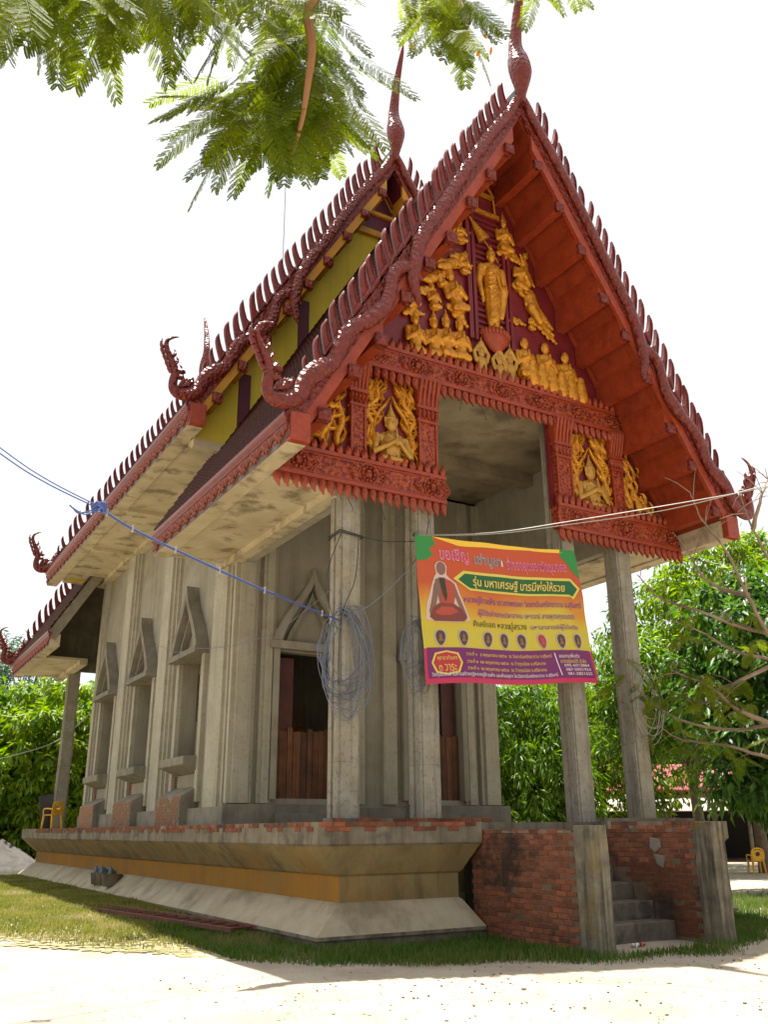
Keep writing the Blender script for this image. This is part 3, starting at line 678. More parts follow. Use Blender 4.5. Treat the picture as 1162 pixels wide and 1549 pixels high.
def standing_robed(h=2.15):
    mb = MB(); k = h/2.15
    for q in (-1, 1):
        mb.capsule((q*.08*k,0,.12*k), (q*.11*k,0,1.0*k), .075*k, .14*k); mb.ell((q*.08*k,-.10*k,.05*k), (.06*k,.14*k,.05*k))
    mb.capsule((0,0,.35*k), (0,0,1.05*k), .18*k, .23*k); mb.capsule((0,0,1.0*k), (0,0,1.45*k), .21*k, .25*k); mb.ell((0,0,1.55*k), (.33*k,.17*k,.16*k))
    mb.capsule((-.31*k,0,1.55*k), (-.37*k,.02*k,1.18*k), .10*k, .085*k); mb.capsule((-.37*k,.02*k,1.18*k), (-.33*k,-.04*k,.82*k), .08*k, .055*k); mb.ell((-.32*k,-.05*k,.72*k), (.05*k,.05*k,.1*k))
    mb.capsule((.31*k,0,1.55*k), (.38*k,.0,1.2*k), .11*k, .10*k); mb.capsule((.38*k,.0,1.2*k), (.30*k,-.12*k,1.0*k), .10*k, .09*k)
    mb.capsule((.30*k,-.08*k,1.05*k), (.22*k,-.05*k,.40*k), .13*k, .07*k)
    for i in range(11):                             # robe folds sweeping from the shoulder to the hem
        t = i/10; z0 = (1.50-1.12*t)*k; w_ = (.23-.05*t)*k
        mb.tube([(-w_,-.13*k,z0-.16*k), (-w_*.5,-.22*k,z0-.12*k), (0,-.245*k+.03*t*k,z0-.03*k), (w_*.6,-.20*k,z0+.10*k), (w_,-.12*k,z0+.19*k)], .011*k, 5)
    mb.tube([(-.2*k,-.10*k,1.62*k), (0,-.27*k,1.25*k), (.1*k,-.27*k,.95*k)], .03*k, 6)
    head_mb(mb, (0,-.03*k,1.88*k), .32*k, False, False)
    return fuse(mb, .012*k, 1)
def flying(h=.8):
    mb = MB(); k = h/.8
    mb.capsule((.0,0,.42*k), (.12*k,0,.22*k), .12*k, .14*k); mb.capsule((.12*k,0,.20*k), (.38*k,-.02*k,.10*k), .13*k, .08*k); mb.capsule((.38*k,-.02*k,.10*k), (.62*k,0,.02*k), .07*k, .03*k)
    mb.capsule((.10*k,-.05*k,.16*k), (.28*k,-.12*k,-.06*k), .11*k, .07*k)
    mb.capsule((-.05*k,-.02*k,.45*k), (-.22*k,-.08*k,.52*k), .06*k, .04*k); mb.capsule((.08*k,-.04*k,.42*k), (-.12*k,-.12*k,.36*k), .06*k, .04*k)
    head_mb(mb, (-.06*k,-.03*k,.64*k), .22*k, True)
    return fuse(mb, .015*k, 1)
def cloud_mesh():
    mb = MB()
    for x, z, r in ((-.22,0,.10),(-.08,.06,.13),(.08,.03,.12),(.20,-.04,.09),(.32,-.08,.05),(-.02,-.06,.10)): mb.ell((x,0,z), (r,.07,r*.8))
    for x, z in ((-.1,.05),(.08,.02)): mb.tube([(x+.07*math.cos(a*.7),-.06,z+.06*math.sin(a*.7)) for a in range(8)], .014, 5)
    return fuse(mb, .02)
def small_monks(n):
    mb = MB()
    for i in range(n):
        x = i*.27; z = -.05*i*.4
        mb.ell((x,-.02,.50+z), (.10,.10,.12)); mb.capsule((x,0,.40+z), (x,0,.1+z), .13, .17); mb.ell((x,0,.30+z), (.17,.11,.12))
    return fuse(mb, .022)
KN, MK, ST, FL, CL = kneeling(1.15), kneeling(1.05, False), standing_robed(), flying(), cloud_mesh()
for me in (KN, ST, FL, CL): me.materials.append(K['gold'])
MK.materials.append(K['gold'])
def relief(name, me, x, z, sc=1, rot=0, flip=1, y=-.06, depth=.75, wx=1.0): 
    return ob(name, me, None, pediment, (x, y, z), (0, rad(rot), 0), (sc*flip*wx, sc*depth, sc))
relief('standing_figure', ST, .06, 11.24, .99, y=-.10, depth=.8, wx=.88)
for x, z, s_ in ((-1.90, 10.12, .98), (-1.45, 10.16, .98), (-1.17, 10.24, .97), (-.83, 10.26, .99)): relief('kneeling_figure', KN, x, z, s_, y=-.05 - .03*(x > -1.3), wx=.78)
for x, z, s_, r_ in ((-.80, 11.42, 1.02, -14), (-1.92, 11.18, .78, -25), (-1.40, 11.32, .62, -8), (.50, 13.34, .92, 0), (.84, 12.52, .88, 12), (-.62, 12.45, .55, 6), (-.66, 13.20, .62, -10), (-1.18, 11.95, .55, -30), (1.12, 11.62, .42, 10)): relief('kneeling_figure', KN, x, z, s_, r_, wx=.85)
for x, z, s_, r_, f_ in ((-.95, 12.82, 1.15, 0, -1), (-1.05, 12.30, 1.0, 28, -1), (.98, 12.00, 1.25, 14, 1), (-.62, 13.62, .8, -25, -1), (.86, 13.02, .8, 30, 1), (-1.55, 11.85, .8, 35, -1)): relief('flying_figure', FL, x, z, s_, r_, f_)
for x, z, s_, r_ in ((.98, 12.55, 1.1, 20), (1.28, 12.18, 1.0, 20), (1.42, 11.84, 1.05, 15), (.55, 13.34, .9, 0), (-1.08, 12.55, 1.0, -20), (-.86, 11.42, 1.0, 30), (-.72, 12.80, .9, 0), (-.62, 13.52, .7, -30), (1.62, 11.62, .7, 20), (.82, 13.36, .7, 30), (-1.65, 11.72, .8, -35), (-1.95, 11.12, .8, -20), (.72, 11.72, .7, -10)): relief('cloud', CL, x, z, s_, r_)
for x, z, s_ in ((.88, 10.32, 1.12), (1.46, 10.34, 1.15), (2.02, 10.26, 1.15)): relief('seated_monk', MK, x, z, s_, wx=.85)
sm = small_monks(1); sm.materials.append(K['gold'])
for i in range(6): relief('small_monk', sm, .98+.27*i, 10.22-.02*i, 1.0, 0, 1, -.16)
def raised_arms():
    mb = MB(); mb.capsule((0,0,0), (0,0,.30), .15, .14)
    for q in (-1, 1): mb.capsule((q*.14,0,.32), (q*.20,-.02,.50), .06, .05); mb.capsule((q*.20,-.02,.50), (q*.02,-.05,.78), .05, .03)
    head_mb(mb, (0,-.03,.50), .22, True); mb.capsule((0,-.04,.72), (0,-.04,.92), .035, .012)
    me = fuse(mb, .015, 1); me.materials.append(K['palegold']); return me
RA = raised_arms()
for x, z in ((-.32, 10.16), (.15, 10.10), (.43, 10.20)): relief('worshipper_with_raised_arms', RA, x, z, .92, y=-.10)
# lotus pedestal, stairway frame, parasol and the small gold pavilion above it
mb = MB().lathe([(.02,-.34),(.16,-.26),(.30,-.12),(.36,.02),(.36,.06),(.30,.08)], 20); mb.xf(Matrix.Diagonal((1, .55, 1, 1)))
ob('lotus_pedestal', mb, K['red'], pediment, (.07, -.10, 11.08), smooth=50)
mb = MB()
for i in range(13):
    a = math.pi*(1 + i/12); mb.ell((.34*math.cos(a), .20*math.sin(a), .08), (.05, .04, .075), 8, 6)
ob('lotus_petals', mb, K['red'], pediment, (.07, -.10, 11.08), smooth=50, kind='stuff')
for x0, x1 in ((-.56, -.46), (-.42, -.34), (.40, .48), (.52, .60)):
    ob('stair_string', MB().box(x0, x1, -.10, .01, 10.95, 14.30), K['panelred'], pediment)
for i in range(22):
    z = 11.12 + i*.145; ob('stair_tread', MB().box(-.33, .39, -.07 if i % 2 else -.055, .01, z, z+.055), K['panelred'], pediment)
mb = MB()
for i in range(6): mb.lathe([(.05+.032*i, .0), (.085+.034*i, -.10)], 12, (0, 0, -.105*i))
mb.tube([(0,0,-.6), (0,0,-1.35)], .018, 6); mb.ell((0,0,.06), (.04,.04,.1), 8, 6); mb.xf(Matrix.Diagonal((1,.6,1,1)))
ob('tiered_parasol', mb, K['gold'], pediment, (-.42, -.14, 13.86), (0, rad(-38), 0), (.72, .72, .8), smooth=40)
mb = MB()
for x in (-.19, .30): mb.tube([(x,0,14.26), (x*.9,0,14.75)], .028, 6)
mb.box(-.30, .38, -.05, .03, 14.20, 14.30); mb.box(-.10, .24, -.05, .03, 14.72, 14.78)
mb.tube([(-.2,0,14.78), (.05,0,15.12), (.28,0,14.78)], .035, 6)
ob('gold_pavilion_frame', mb, K['gold'], pediment, (0, -.05, 0))
# lower friezes: panel, carved pilasters, praying deity in a flame arch
def praying(): 
    mb = MB(); mb.ell((0,0,.10), (.33,.2,.14)); mb.capsule((0,0,.15), (0,0,.48), .20, .24); mb.ell((0,0,.56), (.31,.15,.13))
    for q in (-1, 1): mb.capsule((q*.31,-.02,.56), (q*.40,-.10,.22), .08, .065); mb.capsule((q*.40,-.10,.22), (q*.05,-.30,.42), .06, .042)
    mb.capsule((0,-.31,.38), (.0,-.27,.68), .045, .02); mb.tube([(-.16,-.16,.60), (0,-.25,.50), (.16,-.16,.60)], .02, 6); mb.tube([(-.3,-.12,.14), (0,-.24,.10), (.3,-.12,.14)], .05, 6); head_mb(mb, (0,-.03,.86), .34, True)
    me = fuse(mb, .013, 1); me.materials.append(K['palegold']); return me
PR = praying()
def flames(P, r, hooks, flip=1, mir=1):
    me = flame_mb([(mir*p[0], p[1]) for p in P], r*1.25, .07, hooks, flip).mesh('gold_flame', smooth=60); me.materials.append(K['gold']); return me
for s in (-1, 1):
    pn = ob('frieze_panel', MB().prism([(s*4.62, 7.58), (s*1.42, 7.58), (s*1.42, 9.64), (s*3.42, 9.64)], 'y', .0, .10), K['panelred'], temple)
    for a, b in ((3.02, 3.40), (1.46, 1.94)):
        x0, x1 = sorted((s*a, s*b))
        pil = ob('carved_pilaster', MB().box(x0+.03, x1-.03, -.12, .02, 7.58, 9.0), K['carve'], pn)
        for q in (x0+.03, x1-.07): ob('pilaster_edge', MB().box(q, q+.04, -.145, -.11, 7.6, 8.85), K['red'], pil)
        ob('capital', MB().add([(x0+.03,-.13,9.0),(x1-.03,-.13,9.0),(x1-.03,.02,9.0),(x0+.03,.02,9.0),(x0-.05,-.24,9.62),(x1+.05,-.24,9.62),(x1+.05,.02,9.62),(x0-.05,.02,9.62)], [(0,3,2,1),(4,5,6,7),(0,1,5,4),(1,2,6,5),(2,3,7,6),(3,0,4,7)]), K['red'], pil)
        for i in range(5):
            xx = x0 + (x1-x0)*(i+.5)/5
            ob('capital_leaf', MB().tube([(xx,-.13,9.02), (xx,-.19,9.3), (xx,-.26,9.56), (xx,-.28,9.50)], [.03,.045,.05,.02], 6), K['red'], pil)
            ob('petal', PD, None, pil, (xx, -.13, 8.98), None, (.6, 1, .8))
        for za, zb_, g_ in ((8.98, 9.05, .01), (8.70, 8.75, 0)): ob('capital_ring', MB().box(x0-g_, x1+g_, -.16-g_, .0, za, zb_), K['red'], pil)
    cx = s*2.48
    ob('praying_deity', PR, None, pn, (cx, -.04, 7.66), None, (.98, .8, 1.02))
    for q in (-1, 1):
        arch = flames([(.36,7.95),(.40,8.35),(.30,8.68),(.12,8.92),(.01,9.12)], .04, 0, 1, q); ob('flame_arch', arch, None, pn, (cx, -.06, 0))
        for P, r, h in (([(.47,7.66),(.40,7.95),(.50,8.20),(.44,8.45)], .055, 4), ([(.50,8.1),(.40,8.45),(.52,8.70),(.40,8.95),(.46,9.22)], .06, 5),
                        ([(.28,8.62),(.44,8.82),(.28,9.02),(.30,9.25),(.22,9.40)], .05, 4), ([(.16,8.98),(.22,9.15),(.10,9.30),(.13,9.45)], .035, 3), ([(.40,8.98),(.50,9.1),(.42,9.28),(.50,9.44)], .04, 3)):
            ob('gold_flame', flames(P, r, h, q, q), None, pn, (cx, -.045, 0))
    for P, r, h in (([(3.50,7.66),(3.62,8.0),(3.50,8.4),(3.62,8.8),(3.48,9.1)], .07, 6), ([(3.70,7.66),(3.92,7.95),(3.78,8.25),(3.66,8.55)], .07, 5), ([(4.12,7.64),(4.22,7.85),(4.05,8.05),(3.92,8.28)], .06, 5), ([(3.58,8.75),(3.72,8.6),(3.80,8.8),(3.62,9.05)], .05, 3), ([(4.40,7.62),(4.42,7.72),(4.30,7.85)], .045, 3)):
        ob('gold_flame', flames(P, r, h, s, s), None, pn, (0, -.045, 0))
# ================================================================== ENTRANCE STAIR
stair = thing('entrance_stair', 'open concrete stair between two weathered red brick walls with mossy end posts', 'stair', (0, -2, GZ))
S0 = Vector((0, 2, -GZ))                        # back to world coordinates
for i in range(6):
    y = -2.50 + .41*i; z = .07 + .25*i
    ob('step', MB().box(-1.16, 1.0, y, -.06 if i == 5 else min(y+.44, .15), -.4, z), K['step'], stair, S0, bevel=.012)
for x0, x1, nm in ((-1.385, -1.15, 'l'), (1.015, 1.25, 'r')):
    w = ob('brick_wall', MB().box(x0, x1, -3.06, -.62 if nm == 'l' else .2, -.45, 1.335), K['mortar'], stair, S0)
    zc = -.15; r_ = 0; nsolo = 0; st = MB()
    rows = []
    while zc < 1.33:
        y = -3.02 + (.0 if r_ % 2 else .106)
        while y < -.70:
            rows.append((zc, y)); y += .212
        zc += .0735; r_ += 1
    rows.sort(key=lambda q: -q[0])
    for zc, y in rows:
        if nm == 'r' and zc < .07 + .25*max(0, math.floor((y+2.50)/.41+1)) - .05 and y > -2.55: continue
        if rb.random() < .012: continue
        proud = rb.uniform(-.004, .007)
        xf_ = x0 + .018 - proud
        if nm == 'l' or nsolo < 72:
            ob('brick', rb.choice(BR), None, w, (xf_, y+.1, zc+.03), (0, 0, math.pi/2 + rb.uniform(-.012, .012)), (rb.uniform(.93, 1.0), 1, rb.uniform(.97, 1.06))); nsolo += 1
        else: st.box(xf_-.025, xf_+.02, y+.002, y+.20, zc+.002, zc+.06)
    if st.v: ob('lower_bricks', st, K['brick'], w, kind='stuff')
    ob('wall_cap', MB().box(x0-.01, x1+.01, -3.0, -.95, 1.33, 1.365), K['lip'], w)
    px0, px1 = ((-1.41, -1.10) if nm == 'l' else (.97, 1.26))
    mbp = MB()
    for z in np.linspace(-.45, 1.43 if nm == 'l' else 1.47, 9):
        j = lambda: rb.uniform(-.008, .008)
        mbp.v += [(px0+j(), -3.40+j(), z), (px1+j(), -3.40+j(), z), (px1+j(), -3.05, z), (px0+j(), -3.05, z)]
    for k in range(8):
        mbp.f += [(4*k+i, 4*k+(i+1) % 4, 4*k+4+(i+1) % 4, 4*k+4+i) for i in range(4)]
    mbp.f += [(3,2,1,0), (32,33,34,35)]
    p = ob('end_post', mbp, K['post'], stair, S0, bevel=.01)
    for q in range(3): ob('rebar_stub', MB().tube([(px0+.06+q*.08, -3.2, 1.42), (px0+.065+q*.08, -3.2, 1.50)], .006, 5), bpy.data.materials['rebar'], p)
    if nm == 'r':
        ob('mortar_patch', MB().dome([(-2.35,1.22),(-2.15,1.25),(-2.12,1.10),(-2.22,1.02),(-2.36,1.10)], 'x', x0-.0, x0-.02, x0-.03, .8), K['concrete'], w)
        ob('mortar_patch', MB().dome([(-2.45,.98),(-2.20,1.0),(-2.25,.84),(-2.36,.80)], 'x', x0-.0, x0-.02, x0-.03, .8), K['concrete'], w)

# ================================================================== GROUND, GRASS
K['sand'] = pmat('pale_sandy_soil', (.375,.325,.25), (.31,.265,.20), rough=1.0, scale=.9, bump=.8, bscale=14, stain=(.27,.225,.165), stfac=.6, stscale=.9, spec=.1)
def axis_pts(lo, hi, clo, chi, step):
    a = list(np.arange(clo, chi+step/2, step)); d = step
    L = [clo]
    while L[-1] > lo: d *= 1.35; L.append(L[-1]-d)
    d = step; H = [chi]
    while H[-1] < hi: d *= 1.35; H.append(H[-1]+d)
    return np.array(sorted(set(L + a + H)))
gx = axis_pts(-600, 600, -14, 22, .5); gy = axis_pts(-600, 900, -16, 40, .5)
XX, YY = np.meshgrid(gx, gy, indexing='ij')
ZZ = np.vectorize(gz)(XX, YY) + .012*np.sin(XX*1.3+.5*YY)*np.sin(YY*.9) + .008*np.sin(XX*3.1)*np.cos(YY*2.7)
nx, ny = XX.shape
idx = np.arange(nx*ny).reshape(nx, ny)
Fq = np.stack([idx[:-1, :-1], idx[1:, :-1], idx[1:, 1:], idx[:-1, 1:]], -1).reshape(-1, 4)
gme = np_mesh('ground', np.stack([XX, YY, ZZ], -1).reshape(-1, 3), Fq)
gme.polygons.foreach_set('use_smooth', [True]*len(gme.polygons))
ob('ground', gme, K['sand'], kind='structure')

K['grass'] = pmat('short_grass', (.055,.115,.016), (.095,.135,.026), rough=.7, scale=.9, bump=0, stain=(.24,.21,.09), stfac=.75, stscale=.5, trans=.35, spec=.2)
K['drygrass'] = pmat('sun_dried_grass', (.22,.205,.05), (.12,.15,.026), rough=.8, scale=.9, bump=0, stain=(.33,.27,.14), stfac=.8, stscale=.7, trans=.35, spec=.2)
def vnoise(x, y, sc, seed=0):
    x = x*sc + seed*17.3; y = y*sc + seed*7.7
    return (np.sin(x*1.7+1.3*np.sin(y*1.1)) + np.sin(y*2.1+1.7*np.sin(x*.9)) + np.sin((x+y)*1.3+.7*np.sin(x*2.3)))/3
def grass_obj(name, label, n, x0, x1, y0, y1, keep, hmin, hmax, mat, wk=1.0):
    x = RNG.uniform(x0, x1, n); y = RNG.uniform(y0, y1, n); k = RNG.uniform(0, 1, n) < keep(x, y); x, y = x[k], y[k]
    n = len(x); z = np.vectorize(gz)(x, y) - .005
    h = RNG.uniform(hmin, hmax, n)*(1+.35*vnoise(x, y, 1.6)); a = RNG.uniform(0, 2*math.pi, n); le = RNG.uniform(.2, .8, n)*h; w = RNG.uniform(.004, .008, n)*wk
    dx, dy = np.cos(a), np.sin(a); px, py = -dy*w, dx*w
    V = np.stack([np.stack([x-px, y-py, z], -1), np.stack([x+px, y+py, z], -1),
                  np.stack([x+dx*le*.35+px*.8, y+dy*le*.35+py*.8, z+h*.6], -1), np.stack([x+dx*le*.35-px*.8, y+dy*le*.35-py*.8, z+h*.6], -1),
                  np.stack([x+dx*le, y+dy*le, z+h], -1)], 1).reshape(-1, 3)
    b = np.arange(n)[:, None]*5
    F = np.concatenate([b+np.array([[0,1,2]]), b+np.array([[0,2,3]]), b+np.array([[3,2,4]])])
    o = ob(name, np_mesh(name, V, F), mat, kind='stuff'); return tag(o, label, 'grass')
def outside_platform(x, y): return (x < -4.26) | (y < -.95) | (x > 4.26)
def not_stair(x, y): return ~((x > -1.43) & (x < 1.3) & (y > -3.42))
def edge_front(x): return np.interp(x, [-9, -6.6, -4.8, -2.8, -1.2, .3, 1.3, 3.3, 9], [2.6, .3, -2.35, -3.2, -4.1, -4.0, -3.75, -2.6, -2.2])
def k_front(x, y):
    e = edge_front(x) + .22*vnoise(x, y, 2.0, 1); d = y - e
    return np.where(outside_platform(x, y) & not_stair(x, y), np.clip(d/.55, 0, 1)*np.where(x > 1.3, np.clip((2.9-y)/2, 0, 1), 1)*(.70+.3*vnoise(x, y, 1.1, 2)), 0)
grass_obj('shaded_grass', 'green grass growing along the foot of the platform and stair', 150000, -5.5, 4.5, -4.2, 2.8, k_front, .05, .15, K['grass'])
def k_left(x, y):
    e = np.interp(x, [-12, -9.5, -7.8, -6.6, -5.3], [8, 4.5, 2.4, .9, -.9]) + .35*vnoise(x, y, 1.3, 3); d = y - e
    return np.where(outside_platform(x, y), np.clip(d/1.3, 0, 1)*(.45+.55*np.clip(vnoise(x, y, .8, 4)+.5, 0, 1))*np.clip((y*.06+.4), .4, 1), 0)
grass_obj('sunlit_lawn', 'patchy dry lawn in full sun beside the long wall', 300000, -12, -4.3, -1.2, 30, k_left, .035, .11, K['drygrass'], 1.7)
def k_right(x, y): return np.where((x > 4.2) | (y < -1), np.clip(.75 + vnoise(x, y, .7, 5), 0, 1)*np.clip((3.2-y)/1.2, 0, 1)*np.clip((y-np.interp(x, [1.3, 4, 9, 14], [-2.6, -1.6, -.4, .6]))/.6, 0, 1), 0)
grass_obj('grass_clump_bed', 'tuft of lush grass beyond the stair post', 40000, 1.4, 14, -2.6, 3.4, k_right, .07, .19, K['grass'])
# thatch and soil under the lawn, as a ragged sheet just above the sand
cs = .11; gx_, gy_ = np.meshgrid(np.arange(-12, -4.3, cs), np.arange(-2.6, 30, cs), indexing='ij'); gx_, gy_ = gx_.ravel(), gy_.ravel()
kk = np.maximum(k_left(gx_, gy_), k_front(gx_, gy_)); m_ = kk > RNG.uniform(.38, .95, len(kk)); gx_, gy_ = gx_[m_], gy_[m_]
zz_ = np.vectorize(gz)(gx_, gy_) + RNG.uniform(.004, .012, len(gx_)); an = RNG.uniform(0, 6.28, len(gx_)); rr_ = RNG.uniform(.05, .12, len(gx_))
V = np.stack([np.stack([gx_+rr_*np.cos(an+q), gy_+rr_*np.sin(an+q)*.9, zz_], -1) for q in (0, 1.3, 2.9, 4.4)], 1).reshape(-1, 3); F = np.arange(len(V)).reshape(-1, 4)
tag(ob('thatch', np_mesh('thatch', V, F), pmat('dry_thatch', (.21,.19,.075), (.32,.27,.15), rough=1, scale=2.2, bump=.5, bscale=40, stain=(.10,.12,.03), stfac=.7, stscale=1.3), kind='stuff'), 'dry thatch and bare soil between the blades of the lawn', 'thatch')
# dry leaves and grit strewn on the sand
n = 1500; x = RNG.uniform(-8, 6, n); y = RNG.uniform(-9, -1.6, n); k = not_stair(x, y); x, y = x[k], y[k]; n = len(x)
z = np.vectorize(gz)(x, y) + .012; a = RNG.uniform(0, 6.28, n); l = RNG.uniform(.010, .035, n); w = l*RNG.uniform(.35, .6, n)
V = np.stack([np.stack([x+np.cos(a)*l, y+np.sin(a)*l, z+RNG.uniform(0,.015,n)], -1), np.stack([x-np.sin(a)*w, y+np.cos(a)*w, z+.004], -1), np.stack([x-np.cos(a)*l, y-np.sin(a)*l, z+RNG.uniform(0,.01,n)], -1), np.stack([x+np.sin(a)*w, y-np.cos(a)*w, z+.006], -1)], 1).reshape(-1, 3)
tag(ob('leaf_litter', np_mesh('leaf_litter', V, np.arange(4*n).reshape(n, 4)), pmat('dead_leaf', (.20,.11,.045), (.32,.22,.10), scale=5, bump=0), kind='stuff'), 'dead brown leaves and grit scattered over the sand', 'leaf litter')

n = 700; mb = MB(); R9 = random.Random(4)
for i in range(n):
    x_, y_ = R9.uniform(-7, 5), R9.uniform(-7, -1.8); q = R9.uniform(.006, .018)*(2 if R9.random() < .06 else 1)
    if -1.45 < x_ < 1.3 and y_ > -3.45: continue
    mb.ell((x_, y_, gz(x_, y_)+q*.2), (q*R9.uniform(.8,1.4), q, q*.7), 5, 3)
tag(ob('pebbles', mb, pmat('pebble', (.26,.20,.14), (.16,.12,.085), scale=6, bump=.2), kind='stuff'), 'small pebbles scattered on the sandy forecourt', 'pebbles')

# ================================================================== BANNER
BQ = (Vector((-2.13, 0, 6.38)), Vector((1.62, 0, 6.62)), Vector((1.96, 0, 4.00)), Vector((-1.97, 0, 3.70)))
def bpt(s, t, e=0.0):
    p = (BQ[0]*(1-s) + BQ[1]*s)*(1-t) + (BQ[3]*(1-s) + BQ[2]*s)*t
    p.z += .05*math.sin(math.pi*s)*(1-t)*(-1) + .02*math.sin(s*9)*(t)
    p.x += .012*math.sin(t*8)*(1 if s > .5 else -1)
    p.y = -.27 - .05*math.sin(s*math.pi)*t + .022*math.sin(s*11+t*3) + .010*math.sin(s*27-t*9) + .008*math.sin(s*9+t*23) - .03*t - e
    return p
banner = thing('banner', 'printed vinyl banner in orange, yellow and magenta strung between two columns', 'banner', (0, 0, 0))
def bgrid(s0, s1, t0, t1, e, ns=24, nt=16):
    mb = MB(); mb.v = [tuple(bpt(s0+(s1-s0)*i/ns, t0+(t1-t0)*j/nt, e)) for i in range(ns+1) for j in range(nt+1)]
    mb.f = [(i*(nt+1)+j, (i+1)*(nt+1)+j, (i+1)*(nt+1)+j+1, i*(nt+1)+j+1) for i in range(ns) for j in range(nt)]
    return mb
def banner_mat():
    M = bpy.data.materials.new('banner_print'); M.use_nodes = True; N = M.node_tree.nodes; L = M.node_tree.links; B = N['Principled BSDF']; B.inputs['Roughness'].default_value = .45
    uv = N.new('ShaderNodeUVMap'); sx = N.new('ShaderNodeSeparateXYZ'); L.new(uv.outputs[0], sx.inputs[0])
    r = N.new('ShaderNodeValToRGB'); e = r.color_ramp.elements
    e[0].position = 0; e[0].color = (.48,.06,.008,1); e[1].position = .33; e[1].color = (.46,.07,.008,1)
    for p, c in ((.47, (.54,.23,.012,1)), (.56, (.54,.39,.02,1)), (.68, (.52,.43,.03,1))):
        q = r.color_ramp.elements.new(p); q.color = c
    nz = N.new('ShaderNodeTexNoise'); nz.inputs['Scale'].default_value = 3; L.new(uv.outputs[0], nz.inputs['Vector'])
    ad = N.new('ShaderNodeMath'); ad.operation = 'MULTIPLY_ADD'; L.new(nz.outputs['Fac'], ad.inputs[0]); ad.inputs[1].default_value = .35
    m1 = N.new('ShaderNodeMath'); m1.operation = 'MULTIPLY_ADD'; L.new(sx.outputs[0], m1.inputs[0]); m1.inputs[1].default_value = .12; L.new(sx.outputs[1], m1.inputs[2])
    m2 = N.new('ShaderNodeMath'); m2.operation = 'SUBTRACT'; L.new(m1.outputs[0], m2.inputs[0]); m2.inputs[1].default_value = .22; L.new(m2.outputs[0], ad.inputs[2])
    L.new(ad.outputs[0], r.inputs[0]); L.new(r.outputs[0], B.inputs['Base Color']); return M
bme = bgrid(0, 1, 0, 1, 0, 30, 20).mesh('vinyl_sheet', smooth='all')
uvl = bme.uv_layers.new(name='UVMap')
inv = {}
for lp in bme.loops:
    v = bme.vertices[lp.vertex_index].co
    s_ = (v.x+2.05)/4.0; t_ = (6.5-v.z)/2.65; uvl.data[lp.index].uv = (s_, t_)
ob('vinyl_sheet', bme, banner_mat(), banner)
def C_(n, c): 
    return bpy.data.materials.get('print_'+n) or flat('print_'+n, c, .45)
def bpoly(name, pts, e, mat):
    """flat print: outline in banner s,t"""
    me = bpy.data.meshes.new(name); bm = bmesh.new(); vs = [bm.verts.new((p[0], p[1], 0)) for p in pts]; f = bm.faces.new(vs)
    bmesh.ops.triangulate(bm, faces=[f])
    for _ in range(5):
        lg = [q for q in bm.edges if q.calc_length() > .035]
        if not lg: break
        bmesh.ops.subdivide_edges(bm, edges=lg, cuts=1); bmesh.ops.triangulate(bm, faces=bm.faces)
    for v in bm.verts: v.co = bpt(v.co.x, v.co.y, e)
    bm.to_mesh(me); bm.free(); return ob(name, me, mat, banner)
ob('magenta_border', bgrid(0, 1, .77, 1, .004, 24, 5), C_('magenta', (.48,.015,.08)), banner)
ob('purple_panel', bgrid(.015, .985, .765, .965, .007, 24, 5), C_('purple', (.15,.008,.105)), banner)
bpoly('green_corner', [(0,0),(.10,0),(.12,.05),(.08,.09),(.10,.13),(.06,.17),(.0,.19)], .005, C_('green', (.02,.22,.035)))
bpoly('green_corner', [(1,0),(.90,0),(.89,.06),(.92,.10),(.95,.17),(1,.22)], .005, C_('green', (0,0,0)))
bpoly('yellow_sweep', [(.10,.0),(.5,.0),(.93,.0),(.93,.03),(.7,.02),(.45,.035),(.25,.045)], .0045, C_('sun', (.80,.50,.03)))
bpoly('ribbon_edge', [(.20,.285),(.26,.225),(.28,.245),(.91,.245),(.93,.225),(.985,.30),(.93,.385),(.91,.365),(.28,.365),(.26,.345)], .006, C_('ribbongold', (.62,.52,.08)))
bpoly('ribbon', [(.225,.29),(.265,.245),(.285,.26),(.905,.26),(.925,.245),(.965,.305),(.925,.365),(.905,.35),(.285,.35),(.265,.335)], .009, C_('ribbon', (.006,.10,.02)))
# the printed monk, badge and amulets
def oval(c, rs, rt, n=18): return [(c[0]+rs*math.cos(2*math.pi*i/n), c[1]+rt*math.sin(2*math.pi*i/n)) for i in range(n)]
bpoly('monk_glow', [(.025,.575),(.035,.47),(.075,.34),(.095,.285),(.108,.262),(.103,.205),(.118,.178),(.137,.17),(.156,.178),(.170,.205),(.165,.262),(.178,.285),(.210,.32),(.222,.40),(.245,.49),(.262,.575),(.20,.595),(.08,.595)], .006, C_('glow', (.58,.42,.36)))
bpoly('monk_arm', [(.045,.52),(.062,.44),(.085,.34),(.105,.30),(.118,.31),(.10,.40),(.085,.47),(.07,.54),(.05,.55)], .009, C_('skin', (.20,.10,.07)))
bpoly('monk_arm', [(.178,.30),(.20,.325),(.212,.40),(.235,.49),(.248,.55),(.232,.56),(.205,.47),(.188,.40)], .009, C_('skin', (0,0,0)))
bpoly('monk_torso', [(.095,.305),(.125,.285),(.150,.285),(.182,.305),(.186,.40),(.18,.46),(.10,.46),(.097,.38)], .0095, C_('skin', (0,0,0)))
bpoly('monk_head', oval((.137,.222), .026, .046), .012, C_('skin', (0,0,0)))
bpoly('monk_robe', [(.125,.287),(.150,.287),(.182,.305),(.196,.34),(.192,.42),(.18,.47),(.105,.47),(.12,.38)], .0125, C_('robe', (.40,.055,.025)))
bpoly('monk_lap', [(.045,.56),(.065,.50),(.10,.465),(.18,.465),(.222,.50),(.245,.56),(.225,.585),(.16,.59),(.07,.588)], .014, C_('robedark', (.18,.035,.02)))
